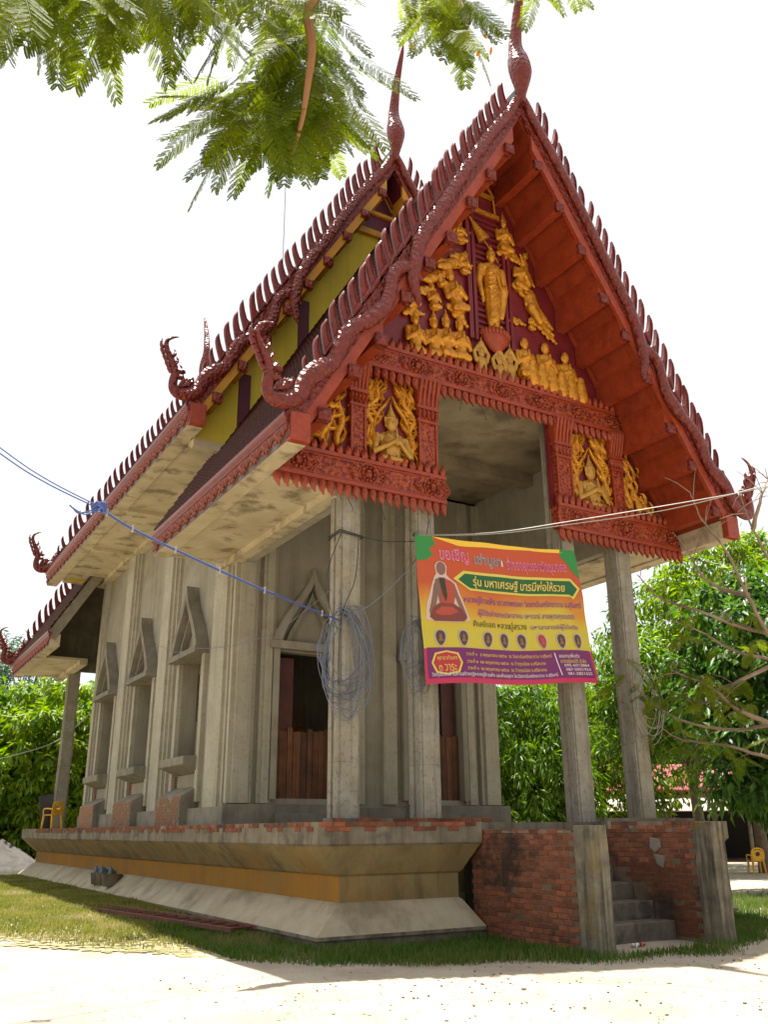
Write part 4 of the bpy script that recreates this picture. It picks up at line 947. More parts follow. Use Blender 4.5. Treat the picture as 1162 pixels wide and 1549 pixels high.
bpoly('monk_lap_fold', [(.07,.53),(.11,.49),(.17,.49),(.20,.52),(.16,.545),(.10,.55)], .017, C_('robe', (0,0,0)))
bpoly('monk_beads', [(.122,.29),(.126,.29),(.130,.40),(.137,.44),(.145,.40),(.148,.29),(.152,.29),(.149,.41),(.137,.455),(.126,.41)], .019, C_('ink', (.03,.03,.01)))
for i, c in enumerate((.09, .21, .35, .45, .56, .68, .80, .91)):
    bpoly('amulet_rim', [(c+.030*math.sin(a)*(1+.25*math.cos(a)), .70-.060*math.cos(a)) for a in np.linspace(0, 6.0, 18)], .006, C_('rim', (.40,.36,.30)))
    bpoly('amulet', [(c+.023*math.sin(a)*(1+.25*math.cos(a)), .70-.050*math.cos(a)) for a in np.linspace(0, 6.0, 18)], .009, C_('amulet_red', (.42,.02,.03)) if i == 5 else C_('bronze', (.085,.035,.022)))
    bpoly('amulet_figure', [(c, .672), (c+.007, .685), (c+.005, .70), (c+.014, .722), (c-.014, .722), (c-.005, .70), (c-.007, .685)], .012, C_('bronze_light', (.24,.11,.06)))
bpoly('badge_rim', [(.035,.865),(.055,.80),(.115,.785),(.175,.80),(.195,.865),(.175,.93),(.115,.945),(.055,.93)], .010, C_('ribbongold', (0,0,0)))
bpoly('badge', [(.045,.865),(.063,.81),(.115,.795),(.167,.81),(.185,.865),(.167,.92),(.115,.935),(.063,.92)], .013, C_('badge', (.42,.02,.03)))
bpoly('divider', [(.735,.785),(.741,.785),(.763,.945),(.757,.945)], .010, C_('white', (.75,.73,.72)))
def text_mesh(body, offset=0.0, shear=0.0):
    cu = bpy.data.curves.new('t', 'FONT'); cu.body = body; cu.resolution_u = 2; cu.offset = offset; cu.shear = shear; cu.size = 1.0
    o = bpy.data.objects.new('t', cu); col.objects.link(o)
    dg = bpy.context.evaluated_depsgraph_get(); dg.update()
    me = bpy.data.meshes.new_from_object(o.evaluated_get(dg)); bpy.data.objects.remove(o); bpy.data.curves.remove(cu)
    return me
def btext(body, s0, s1, t0, t1, e, mat, outline=None, bold=.0, shear=0, ow=.018):
    base = text_mesh(body, bold, shear)
    if not len(base.vertices): return
    co = np.empty(len(base.vertices)*3); base.vertices.foreach_get('co', co); co = co.reshape(-1, 3)
    lo, hi = co.min(0), co.max(0); S = (s1-s0)/(hi[0]-lo[0]); T = (t1-t0)/(hi[1]-lo[1])
    def place(me, ee, name, mt):
        for v in me.vertices:
            v.co = bpt(s0 + (v.co.x-lo[0])*S, t1 - (v.co.y-lo[1])*T, ee)
        return ob(name, me, mt, banner)
    if outline is not None: place(text_mesh(body, ow, shear), e, 'lettering_outline', outline)
    place(base, e+.004, 'lettering', mat)
WH, PK, GD, BL = C_('white', (0,0,0)), C_('pink', (.62,.02,.20)), C_('gold', (.72,.52,.10)), C_('violet', (.14,.02,.28))
btext('ขอเชิญ', .135, .30, .075, .175, .010, PK, WH)
btext('เช่าบูชา', .335, .50, .085, .185, .010, C_('teal', (.03,.16,.24)), WH)
btext('สั่งจองสุดยอดวัตถุมงคล', .53, .915, .09, .20, .010, PK, WH)
btext('รุ่น มหาเศรษฐี บารมีพ่อให้รวย', .30, .885, .255, .35, .013, GD, None, .012, .2)
btext('หลวงปู่ข้าวแห้ง เทวดาพรรษา วัดตาปันศรัทธาราม จ.สุรินทร์', .24, .975, .40, .465, .008, BL)
btext('ผู้ได้รับถ่ายทอดวิชาอาคม มหาเวทย์ สายพุทธคุณเมตตา', .31, .92, .49, .55, .008, BL)
btext('ศิษย์เอก หลวงปู่สรวง', .275, .60, .565, .63, .008, C_('ink', (0,0,0)))
btext('มหาอาจารย์ผู้โด่งดัง', .625, .93, .575, .625, .008, BL)
btext('พุทธาภิเษก', .065, .165, .82, .855, .015, GD)
btext('๓ วาระ', .07, .16, .875, .92, .015, GD)
btext('วาระที่ ๑   ๕ พฤษภาคม ๒๕๖๐  ณ วัดตาปันศรัทธาราม จ.สุรินทร์', .215, .715, .79, .825, .010, GD)
btext('วาระที่ ๒  ๒๒ พฤษภาคม ๒๕๖๐  ณ วัดกุดเมือง จ.ศรีสะเกษ', .215, .67, .84, .875, .010, GD)
btext('วาระที่ ๓  ๒๙ พฤษภาคม ๒๕๖๐  ณ วัดกุดเมือง จ.ศรีสะเกษ', .215, .67, .885, .92, .010, GD)
btext('วัตถุประสงค์ ในการสร้างกุฏิหลวงปู่ข้าวแห้ง และห้องสุขา ในวัดตาปันศรัทธาราม จ.สุรินทร์', .03, .73, .925, .96, .010, WH)
btext('สอบถามเพิ่มเติม', .765, .90, .79, .82, .010, WH)
btext('อาจารย์สมบัติ บัวผัน', .77, .94, .828, .858, .010, GD)
btext('095-6012864', .79, .955, .865, .885, .010, WH)
btext('087-5001924', .795, .96, .895, .915, .010, WH)
btext('081-2821625', .80, .965, .925, .945, .010, WH)

# ================================================================== CABLES
K['bluecable'] = flat('blue_cable', (.06,.10,.30), .5); K['greycable'] = flat('grey_cable', (.13,.145,.19), .5); K['blackwire'] = flat('black_wire', (.02,.02,.022), .6); K['whitewire'] = flat('white_wire', (.36,.345,.30), .5)
def sagline(P, n=10, jit=0.0):
    Q = smooth_path([tuple(p) for p in P], n)
    return [Vector(q) + Vector((random.uniform(-jit, jit), random.uniform(-jit, jit), random.uniform(-jit, jit))) for q in Q]
def cable(name, label, P, r, mat, cat='cable', jit=0.0, extra=None):
    o = tag(ob(name, MB().tube(sagline(P, 8, jit), r, 6), mat, smooth=True), label, cat); return o
c0 = at(500, 937, 'y', -.04); c0.x = -3.51
def dp(u, v, d): return CAM + ray(u, v)*d
JX = dp(150, 768, 10.6)
cb = thing('overhead_cable', 'blue twin service cable sloping down to the corner column', 'cable', JX)
path_a = [dp(-160, 560, 9.6), dp(0, 682, 10.1), dp(70, 728, 10.3), JX]
path_b = [JX, dp(200, 800, 10.9), dp(300, 848, 11.6), dp(400, 893, 12.5), c0]
for P, q in ((path_a, 0), (path_a, 1), (path_b, 0), (path_b, 1)):
    sgn = (-1, 1)[q]; LL = sagline(P, 8)
    ob('conductor', MB().tube([p + Vector((0, 0, sgn*(.009 if P is path_b else .012+.03*(1-i/len(LL))))) for i, p in enumerate(LL)], .008, 6), K['bluecable'], cb, -JX, smooth=True)
for i, p in enumerate(sagline(path_b, 3)[1:-1:2]):
    ob('cable_clip', MB().tube([p+Vector((0,0,-.045)), p+Vector((.006,0,.05))], .014, 6), K['whitewire'], cb, -JX)
mbk = MB()
for i in range(9):
    a = random.uniform(0, 6.28); mbk.tube([JX+Vector((.08*math.cos(a+k*.9), .06*math.sin(a+k*.7), .06*math.sin(a*2+k*1.1))) for k in range(7)], .011, 5)
mbk.tube(sagline([JX, dp(130, 778, 10.5), dp(112, 770, 10.45), dp(105, 764, 10.4)], 5), .010, 5); mbk.tube(sagline([JX, dp(135, 773, 10.5), dp(118, 776, 10.4), dp(110, 768, 10.4)], 5), .010, 5)
ob('spliced_knot', mbk, K['bluecable'], cb, -JX)
q1 = Vector((-2.0, -.03, at(640, 812, 'y', -.03).z)); 
w_end = dp(1230, 722, 11.5); w_mid = dp(1000, 766, 11.9)
sw = thing('service_wire', 'pale twin wire strung from the inner column past the gable', 'wire', q1)
for dz in (0, .09):
    ob('conductor', MB().tube([p + Vector((0, 0, -dz*(i/30))) for i, p in enumerate(sagline([q1, dp(740, 806, 12.9), dp(860, 789, 12.4), w_mid, dp(1120, 745, 11.7)+Vector((0,0,dz)), w_end+Vector((0,0,dz*2))], 7))], .006, 6), K['whitewire'], sw, -q1, smooth=True)
ob('wire_tie', MB().tube([q1+Vector((.04*math.cos(k), -.03-.02*math.sin(k*2), .03*math.sin(k*1.3))) for k in range(12)], .008, 5), K['blackwire'], sw, -q1)
# dark loops lashed round the corner columns
lash = thing('lashing_wire', 'black wire lashed around the corner column below the beam', 'wire', (-3.29, 0, 6.2))
zl = at(522, 808, 'y', -.02).z
loopP = [(-3.52,.42), (-3.52,-.03), (-3.06,-.03), (-3.06,.42)]
ob('wire_loop', MB().tube([Vector((x, y, zl + .03*math.sin(i*1.7))) for i, (x, y) in enumerate(loopP + loopP[:1])], .013, 6).tube([Vector((x, y, zl + .04 + .03*math.sin(i*2.1))) for i, (x, y) in enumerate(loopP + loopP[:1])], .011, 6), K['blackwire'], lash, (3.29, 0, -6.2))
ob('wire_tail', MB().tube(sagline([(-3.5,-.05,zl), (-3.75,-.12,zl-.6), (-3.80,-.10,zl-1.1), (-3.55,-.04,zl-1.7)], 6), .008, 5).tube(sagline([(-3.15,-.04,zl), (-3.25,-.10,zl-.8), (-3.5,-.08,zl-1.5), (-3.53,-.05,zl-2.6)], 6), .008, 5).tube(sagline([(-3.06,-.03,zl), (-2.6,-.06,zl-.02), (-1.93,-.03,zl+.10)], 6), .008, 5), K['blackwire'], lash, (3.29, 0, -6.2))
def coil(name, label, c, w, h, n, mat, r=.008, seed=1):
    R_ = random.Random(seed); t = thing(name, label, 'wire coil', c)
    for k in range(n):
        ww, hh = w*R_.uniform(.55, 1), h*R_.uniform(.6, 1); ph = R_.uniform(0, 6.28); oy = R_.uniform(-.06, .03); tilt = R_.uniform(-.35, .35); ox = R_.uniform(-.1, .1)
        kk = [R_.uniform(-.12, .12) for _ in range(6)]; a1 = 2*math.pi*R_.uniform(.75, 1.15)
        P = [(ox + ww*.5*math.sin(a)*(1-.25*math.cos(a)+kk[0]*math.sin(2*a+ph)) + tilt*hh*.3*math.cos(a) + kk[1]*.3*math.sin(3*a), oy+.05*math.sin(2*a+ph), -hh*.5 + hh*.5*math.cos(a)*(1+kk[2]) + .06*kk[3]*math.sin(5*a+ph) + .05*math.sin(3*a+kk[4]*20)) for a in np.linspace(0, a1, 26)]
        ob('wire_turn', MB().tube(P, r, 5), mat, t, smooth=True)
    return t
def col_at(x, v): p = at(0, v, 'y', -.06); return p
zc1 = at(540, 925, 'y', -.06).z
coil('hanging_wire_coil', 'thick bundle of blue grey wire hanging on the corner column', (-3.42, -.06, zc1), .95, 1.75, 20, K['greycable'], .0065, 3)
coil('hanging_wire_coil', 'smaller bundle of blue grey wire behind the banner edge', (-2.02, -.04, at(630, 940, 'y', -.04).z), .5, 1.25, 12, K['greycable'], .0065, 5)
coil('hanging_wire_coil', 'loose whitish wire tangle hanging on the column by the trees', (3.42, -.05, at(965, 1010, 'y', -.05).z), .85, 1.6, 9, K['whitewire'], .006, 9)
for u0, v0, u1, v1, u2, v2 in ((500, 945, 560, 915, 632, 835),):
    cable('slack_wire', 'slack blue wire rising from the corner column to its neighbour', [c0+Vector((.05,-.06,0)), at(560, 915, 'y', -.12), at(600, 880, 'y', -.12), at(636, 838, 'y', -.06)], .010, K['greycable'], 'wire')
cable('slack_wire', 'thin pale wire looping along the window lintels', [(-3.62, 17.5, 5.5), (-3.78, 14.0, 5.25), (-3.72, 11.8, 5.5), (-3.75, 9.8, 5.9), (-3.78, 8.2, 5.5), (-3.75, 6.5, 5.3), (-3.6, 4.9, 5.1), (-3.52, 2.5, 5.0), (-3.51, .3, 5.3)], .006, K['greycable'], 'wire')
cable('slack_wire', 'thin pale wire stretched past the rear column to the trees', [dp(-60, 1160, 33), dp(30, 1140, 33), dp(90, 1118, 34), dp(140, 1075, 34)], .016, K['whitewire'], 'wire')
tag(ob('lightning_rod', MB().tube([(0, 11.2, 18.7), (0, 11.2, 23.2)], .02, 6), flat('steel_rod', (.35,.40,.50), .3)), 'thin steel rod rising from the high roof ridge', 'rod')

# ================================================================== SMALL THINGS
K['yplastic'] = pmat('yellow_plastic', (.80,.42,.008), (.72,.36,.008), rough=.35, bump=0, spec=.5)
def chair(label, loc, rotz):
    t = thing('plastic_chair', label, 'chair', loc, rotz)
    for sx in (-1, 1):
        ob('leg', MB().tube([(sx*.23, -.22, 0), (sx*.20, -.20, .43)], [(.022,.032), (.028,.04)], 6), K['yplastic'], t)
        ob('leg', MB().tube([(sx*.22, .25, 0), (sx*.19, .19, .43)], [(.022,.032), (.028,.04)], 6), K['yplastic'], t)
        ob('armrest', MB().tube(sagline([(sx*.235, -.18, .43), (sx*.25, -.17, .62), (sx*.24, .02, .64), (sx*.22, .21, .62)], 4), .022, 6), K['yplastic'], t, smooth=True)
    ob('seat', MB().box(-.225, .225, -.22, .21, .42, .45), K['yplastic'], t, bevel=.012)
    fr = MB().tube(sagline([(-.20, .20, .44), (-.22, .23, .62), (-.19, .26, .80), (0, .275, .87), (.19, .26, .80), (.22, .23, .62), (.20, .20, .44)], 5), [(.02,.03)]*31, 6, ref=(0, 1, 0))
    fr.tube(sagline([(-.10, .235, .60), (-.11, .25, .72), (0, .262, .79), (.11, .25, .72), (.10, .235, .60), (0, .23, .56), (-.10, .235, .60)], 5), [(.016,.04)]*31, 6, ref=(0, 1, 0))
    fr.box(-.20, -.12, .222, .25, .5, .80); fr.box(.12, .20, .222, .25, .5, .80); fr.box(-.15, .15, .215, .24, .46, .58)
    ob('backrest', fr, K['yplastic'], t, smooth=True); return t
chair('yellow plastic chair standing on the platform by the rear column', (-3.85, 20.2, 1.5), rad(-150))
pc = on_ground(1147, 1322); chair('yellow plastic chair on the sand in front of the open shed', (pc.x, pc.y, pc.z), rad(150))
tag(ob('leaning_sheet', MB().add([(-3.9,21.7,1.5),(-3.2,22.3,1.5),(-3.25,22.5,2.75),(-4.05,22.0,2.60),(-3.9,21.72,1.5),(-3.2,22.32,1.5),(-3.25,22.53,2.75),(-4.05,22.03,2.60)], [(0,1,2,3),(7,6,5,4),(0,4,5,1),(1,5,6,2),(2,6,7,3),(3,7,4,0)]), flat('grey_sheet', (.10,.095,.09), .8)), 'dark grey sheet leaning against the rear column', 'sheet')
# ladder lying in the grass
la, lb_ = on_ground(130, 1368), on_ground(395, 1418)
dirv = (lb_ - la); L_ = min(dirv.length, 6.2); dirv = dirv.normalized(); mid = lb_ - dirv*L_
lad = thing('wooden_ladder', 'old reddish wooden ladder lying flat in the shaded grass', 'ladder', (lb_.x, lb_.y, lb_.z+.10), math.atan2(-dirv.y, -dirv.x))
K['ladder'] = pmat('weathered_red_wood', (.16,.055,.035), (.10,.045,.032), rough=.85, scale=4, bump=.3)
for q in (0, .52): ob('rail', MB().box(0, L_, q-.03, q+.03, 0, .07), K['ladder'], lad, bevel=.006)
k = .25
while k < L_: ob('rung', MB().tube([(k, .03, .035), (k+.01, .49, .035)], .024, 6), K['ladder'], lad); k += .42
# loaded buckets on the apron
K['pot'] = pmat('cement_crusted_tin', (.22,.17,.11), (.12,.095,.07), rough=.9, bump=.4); K['rag'] = pmat('blue_grey_rag', (.16,.22,.28), (.10,.14,.18), rough=.8, bump=.3)
for i, (y, x, z, lab) in enumerate(((12.05, -4.13, .12, 'cement crusted bucket on the apron, the far one of three'), (11.62, -4.10, .14, 'cement crusted bucket squeezed between two others on the apron'), (10.75, -4.12, .13, 'larger cement crusted bucket standing alone beside two on the apron'))):
    t = thing('bucket', lab, 'bucket', (x, y, z), .3*i, 'buckets on the apron'); k = 1.0 if i < 2 else 1.2
    ob('pail', MB().lathe([(.15*k,0),(.17*k,.02),(.20*k,.26),(.215*k,.28),(.19*k,.28),(.17*k,.22)], 14), K['pot'], t, smooth=40)
    for j in range(3): ob('rag', MB().tube([(-.08+.08*j, 0, .18), (-.09+.09*j, .03*j-.03, .34), (-.06+.07*j, .02, .46-.05*j)], [.07,.055,.012], 7), K['rag'], t, smooth=50)
# heap of sand behind the hall
hp = polar(5, 38); n = 40; r_ = 14
mb = MB(); 
for i in range(r_+1):
    for j in range(n):
        rr = i/r_; a = 2*math.pi*j/n; hh = 1.15*max(0, 1-rr)**.85*(1+.07*math.sin(3*a+rr*5)) + .04*math.sin(9*a+rr*17)*(1-rr)
        mb.v.append((rr*1.9*math.cos(a)*(1+.1*math.sin(2*a)), rr*1.8*math.sin(a), hh if i < r_ else -.1))
mb.f = [(i*n+j, i*n+(j+1) % n, (i+1)*n+(j+1) % n, (i+1)*n+j) for i in range(r_) for j in range(n)]
tag(ob('sand_heap', mb, pmat('grey_sand', (.10,.092,.082), (.06,.055,.05), rough=1, scale=3, bump=.6, bscale=15), None, hp, smooth='all'), 'heap of grey building sand at the far end of the hall', 'sand heap')
# a torn wrapper in the grass
wp = on_ground(962, 1434); t = thing('torn_wrapper', 'crumpled red and white wrapper in the grass before the stair', 'litter', wp)
mb = MB()
for i in range(6):
    for j in range(4): mb.v.append((-.07+.028*i, -.04+.027*j, .03+.028*math.sin(i*2.1+j*1.3)+.01*(i % 2)))
mb.f = [(i*4+j, (i+1)*4+j, (i+1)*4+j+1, i*4+j+1) for i in range(5) for j in range(3)]
ob('white_foil', mb, flat('white_foil', (.7,.68,.65), .4), t)
mb2 = MB(); mb2.v = [(p[0]+.12, p[1]+.02, p[2]) for p in mb.v]; mb2.f = list(mb.f); ob('red_foil', mb2, flat('red_foil', (.45,.09,.04), .4), t)
# gilded seated statue in the dark hall
mb = MB(); mb.ell((0,0,.25), (.75,.45,.24)); mb.capsule((-.5,-.25,.2), (.55,-.35,.18), .2, .15); mb.capsule((0,0,.4), (0,0,1.0), .36, .38); mb.ell((0,0,1.12), (.52,.24,.2))
for q in (-1, 1): mb.capsule((q*.5,0,1.12), (q*.62,-.05,.6), .15, .13); mb.capsule((q*.62,-.05,.6), (q*.15,-.4,.42), .12, .08)
head_mb(mb, (0,-.03,1.62), .56, False, False)
st = thing('gilded_statue', 'gilded seated statue on a pedestal glimpsed in the dark doorway', 'statue', (-.15, 9.6, 1.5))
me = fuse(mb, .045); ob('seated_body', me, K['gold'], st, (0, 0, 1.35)); ob('pedestal', MB().lathe([(1.0,0),(1.0,.2),(.8,.35),(.75,.9),(.95,1.1),(1.0,1.35)], 20), K['palegold'], st, smooth=30)
# shed with red and tin roofs beyond the trees
hb = polar(1085, 52); shed = thing('open_shed', 'open dark shed with red sheet roof above a pale tin awning', 'shed', hb, rad(-35))
ob('red_roof', MB().prism([(-1.0,3.35),(3.6,4.9),(3.6,5.0),(-1.0,3.45)], 'x', -7, 9), pmat('red_sheet_roof', (.30,.035,.045), (.24,.03,.036), rough=.6, bump=.3, bscale=8, streakscale=(4,4,.3), streak=(.16,.02,.025), sfac=.8, wear=(.34,.16,.15), wfac=.6, wscale=2), shed)
ob('tin_awning', MB().prism([(-2.6,2.35),(-.6,3.15),(-.6,3.2),(-2.6,2.40)], 'x', -7.4, 9), pmat('pale_tin', (.55,.50,.45), (.45,.33,.24), rough=.5, bump=.1), shed)
for x in (-6.8, -3, 1, 5, 8.6): ob('shed_post', MB().box(x-.08, x+.08, -2.4, -2.25, 0, 2.4), K['post'], shed)
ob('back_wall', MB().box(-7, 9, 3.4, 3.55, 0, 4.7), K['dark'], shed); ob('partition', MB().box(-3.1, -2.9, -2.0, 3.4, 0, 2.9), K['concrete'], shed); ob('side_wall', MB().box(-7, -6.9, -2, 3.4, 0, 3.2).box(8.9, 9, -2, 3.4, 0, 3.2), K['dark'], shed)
# ================================================================== TREES
def leafmat(name, c1, c2, stain=None, trans=.42, rough=.45):
    return pmat(name, c1, c2, rough=rough, scale=1.4, bump=0, trans=trans, spec=.35, stain=stain, stfac=.6, stscale=2.2, lo=.4, hi=.6, detail=4)
K['leaf_mango'] = leafmat('mango_leaf', (.115,.215,.013), (.032,.085,.008), stain=(.22,.31,.03))
K['leaf_bright'] = leafmat('bright_leaf', (.20,.30,.014), (.07,.15,.010), stain=(.30,.36,.03))
K['leaf_dark'] = leafmat('dark_leaf', (.070,.16,.020), (.020,.060,.011), stain=(.16,.26,.04))
K['leaf_blue'] = leafmat('blue_green_leaf', (.055,.110,.050), (.035,.080,.035))
K['leaf_frond'] = leafmat('feathery_leaf', (.165,.205,.006), (.085,.125,.004), trans=.62, rough=.65)
K['bark'] = pmat('grey_brown_bark', (.17,.125,.085), (.10,.07,.05), rough=.95, scale=6, bump=.7, bscale=14)
K['twig'] = pmat('reddish_twig', (.30,.15,.065), (.22,.10,.045), rough=.8, bump=.3)
def leaf_mesh(name, P, D, ln, wd, up):
    """P positions, D unit directions, up unit normals -> folded diamond leaves"""
    S = np.cross(D, up); S /= np.linalg.norm(S, axis=1, keepdims=True)+1e-9; U = np.cross(S, D)
    ln = ln[:, None]; wd = wd[:, None]
    V = np.stack([P, P+D*ln*.45+S*wd*.5+U*wd*.22, P+D*ln-U*ln*.12, P+D*ln*.45-S*wd*.5+U*wd*.22], 1).reshape(-1, 3)
    n = len(P); b = np.arange(n)[:, None]*4
    return np_mesh(name, V, np.concatenate([b+np.array([[0,1,2]]), b+np.array([[0,2,3]])]))
def tree(label, base, h, blobs, ncl, per, ln, wd, mat, droop=.5, trunk_r=.16, trunk_h=None, seed=0, name='tree', clr=.55, group='trees behind the hall'):
    r = np.random.default_rng(seed); t = thing(name, label, 'tree', base, 0, group)
    B = np.array(blobs, float); vol = B[:, 3]*B[:, 4]*B[:, 5]; pick = r.choice(len(B), ncl, p=vol/vol.sum())
    u = r.normal(size=(ncl, 3)); u /= np.linalg.norm(u, axis=1, keepdims=True); rr = r.uniform(.25, 1, ncl)**.45
    Cc = B[pick, :3] + u*B[pick, 3:]*rr[:, None]; Cc = Cc[Cc[:, 2] > .25]; ncl = len(Cc)
    # limbs
    th = trunk_h or h*.4; mb = MB(); top = Vector((r.uniform(-.3, .3), r.uniform(-.3, .3), th))
    mb.tube([(0,0,-.15), (.03,.02,th*.35), (top.x*.6, top.y*.6, th*.7), top], [trunk_r*1.25, trunk_r, trunk_r*.85, trunk_r*.7], 8)
    for k in range(14):
        c = Vector(Cc[r.integers(ncl)]); s0 = top*r.uniform(.6, 1.0); m_ = s0.lerp(c, .5) + Vector((r.normal()*.25, r.normal()*.25, .25))
        mb.tube([s0, m_, c], [trunk_r*.42, trunk_r*.22, .012], 5)
    ob('trunk', mb, K['bark'], t, smooth=60)
    n = ncl*per; c = np.repeat(Cc, per, 0); out = r.normal(size=(n, 3)); q = np.linalg.norm(out, axis=1, keepdims=True); out /= q
    rad_ = clr*r.uniform(.2, 1, (n, 1))**.6*np.repeat(r.uniform(.6, 1.3, ncl), per)[:, None]
    P = c + out*rad_*np.array([1, 1, .75]); D = out*.8 + np.array([0, 0, -droop]) + r.normal(size=(n, 3))*.35; D /= np.linalg.norm(D, axis=1, keepdims=True)
    up = np.array([0, 0, 1.0]) + r.normal(size=(n, 3))*.45; up -= D*(up*D).sum(1, keepdims=True); up /= np.linalg.norm(up, axis=1, keepdims=True)+1e-9
    ob('crown', leaf_mesh('crown', P, D, 1.3*ln*r.uniform(.65, 1.25, n), 1.35*wd*r.uniform(.7, 1.2, n), up), mat, t)
    return t
T = tree
T('large leaved tree behind the yellow chair at the rear of the hall', polar(66, 42), 8, [(0,0,4.6,3.0,3.0,3.4),(-1.5,0,2.2,2.2,2,1.8),(1.2,.3,2.6,2,2,2)], 330, 52, .30, .11, K['leaf_bright'], .7, seed=1)
T('leafy tree with low skirts beside the sand heap', polar(-35, 44), 8, [(0,0,4.4,3.0,3.0,3.4),(.6,0,2.0,2.6,2.4,1.7)], 280, 50, .28, .10, K['leaf_mango'], .6, seed=2)
T('dense tree seen between the rear column and the side wall', polar(135, 45), 8, [(0,0,4.2,2.8,2.8,3.6),(0,0,2,2.6,2.6,1.8)], 260, 50, .28, .11, K['leaf_mango'], .6, seed=3)
T('tall bluish tree rising above the rear eave', polar(-20, 60), 15, [(0,0,9,3.6,3.6,4.6),(1.2,0,5,3.4,3.4,3)], 260, 50, .30, .07, K['leaf_blue'], .3, seed=4, clr=.9)
T('mango tree with drooping leaves filling the gap beside the banner', polar(800, 36), 8, [(0,0,4.6,2.4,2.4,2.6),(-.6,0,2.2,2.3,2.1,1.9),(1.0,0,2.6,1.8,2,2)], 330, 52, .27, .065, K['leaf_mango'], 1.0, seed=5)
T('mango tree behind the door pilaster', polar(735, 40), 7.5, [(0,0,4.0,2.6,2.6,3.0),(.3,0,1.8,2.2,2.2,1.6)], 220, 50, .27, .065, K['leaf_bright'], 1.0, seed=6)
T('light green tree between the two right hand columns', polar(918, 40), 10, [(0,0,6.2,2.4,2.4,3.2),(.2,0,3,2.0,2.2,2.2)], 190, 44, .24, .06, K['leaf_bright'], .7, seed=7)
T('tall spreading tree rising over the red roofed shed', polar(1060, 44), 14, [(0,0,9.6,3.6,3.6,3.8),(-2.2,0,7.2,2.8,2.6,2.4),(2.5,0,7.6,3,3,2.6)], 330, 46, .28, .085, K['leaf_mango'], .7, trunk_r=.24, trunk_h=5.2, seed=8)
T('broad tree with pale glossy leaves right of the gable', polar(1150, 38), 13, [(0,0,9.4,3.6,3.2,4.2),(-1.8,.3,7.0,2.8,2.6,2.6)], 360, 46, .27, .09, K['leaf_bright'], .7, trunk_r=.2, trunk_h=5, seed=9)
T('dark broad leaved tree overhanging the plastic chair', polar(1215, 27), 9, [(0,0,5.6,2.9,2.6,2.8),(-1.2,-.2,4.0,1.6,1.6,2.4),(-.5,0,2.6,1.4,1.4,1.4)], 270, 48, .27, .11, K['leaf_dark'], .8, trunk_r=.16, trunk_h=3.6, seed=10)
T('thin stemmed tree standing close to the outer column', polar(985, 34), 8, [(.2,0,6.6,1.5,1.5,1.6),(-.2,0,4.6,1.3,1.3,1.3),(1.2,0,5.4,1.3,1.3,1.3)], 130, 40, .24, .08, K['leaf_mango'], .8, trunk_r=.09, trunk_h=4.4, seed=11)
T('leafy sapling half hiding the red shed roof', polar(1015, 40), 5, [(0,0,3.2,1.5,1.2,1.1),(1.4,0,3.6,1.4,1.2,.9),(-.8,0,2.2,1.0,1.0,.9)], 28, 32, .24, .075, K['leaf_bright'], .8, trunk_r=.05, trunk_h=2.4, seed=12)
T('low branching sapling in front of the tin awning', polar(1085, 36), 5, [(0,0,3.5,1.3,1.0,.8),(.9,0,3.1,.9,.8,.7)], 12, 30, .24, .075, K['leaf_mango'], .9, trunk_r=.05, trunk_h=2.6, seed=13)
for i, (u, d, h_, lab) in enumerate(((860, 58, 12, 'distant tree closing the view past the inner column'), (985, 62, 10, 'distant tree behind the thin stems'), (1125, 66, 11, 'distant tree behind the shed roof'), (760, 60, 9, 'distant tree behind the mango trees'), (1190, 60, 14, 'distant tall tree beyond the dark broad leaved one'), (60, 66, 10, 'distant tree behind the sand heap'), (-60, 70, 12, 'distant tree beyond the lawn'))):
    T(lab, polar(u, d), h_, [(0,0,h_*.55,4.2,4.0,h_*.45),(1.5,0,h_*.3,3.8,3.4,h_*.3)], 300, 44, .38, .13, (K['leaf_mango'], K['leaf_dark'], K['leaf_blue'])[i % 3], .6, seed=20+i, clr=.85)

# ---------------------------------------------------------------- feathery fronds
def frond_mesh(seed, L=.42, npin=13, nleaf=19, pl=.088, lw=.0054, ll=.0120):
    r = np.random.default_rng(seed); V = []; F = []
    def quad(a, b, c, d): o = len(V); V.extend([a, b, c, d]); F.append((o, o+1, o+2, o+3))
    bend = lambda t: np.array([L*t, 0, -.16*L*t*t])
    for i in range(10):
        a, b = bend(i/10), bend((i+1)/10); w = .0022*(1-.6*i/10); quad(a+[0,-w,0], b+[0,-w,0], b+[0,w,0], a+[0,w,0])
    for i in range(npin):
        t = .14 + .84*i/(npin-1); p0 = bend(t); l = pl*math.sin(math.pi*(.22+.70*t))**.7*r.uniform(.9, 1.08)
        for s in (-1, 1):
            ang = rad(68 - 22*t + r.uniform(-6, 6)); d = np.array([math.cos(ang), s*math.sin(ang), -.22 + r.uniform(-.08, .08)]); d /= np.linalg.norm(d)
            sd = np.cross(d, [0, 0, 1.0]); sd /= np.linalg.norm(sd)
            quad(p0-sd*.0008, p0+d*l-sd*.0005, p0+d*l+sd*.0005, p0+sd*.0008)
            for k in range(nleaf):
                q = p0 + d*l*(.08 + .92*(k+.5)/nleaf); q2 = ll*(1-.35*abs(2*k/nleaf-.9))
                for s2 in (-1, 1):
                    e = sd*s2*.9 + d*.42 + np.array([0, 0, r.uniform(-.2, .12)]); e /= np.linalg.norm(e); w = d*lw*.5
                    quad(q, q+e*q2*.5+w, q+e*q2, q+e*q2*.5-w)
    me = np_mesh('frond', np.array(V), np.array(F)); me.materials.append(K['leaf_frond']); return me
FR = [frond_mesh(s, L=l, npin=n_) for s, l, n_ in ((1, .38, 16), (2, .32, 14), (3, .42, 18), (4, .27, 12))]
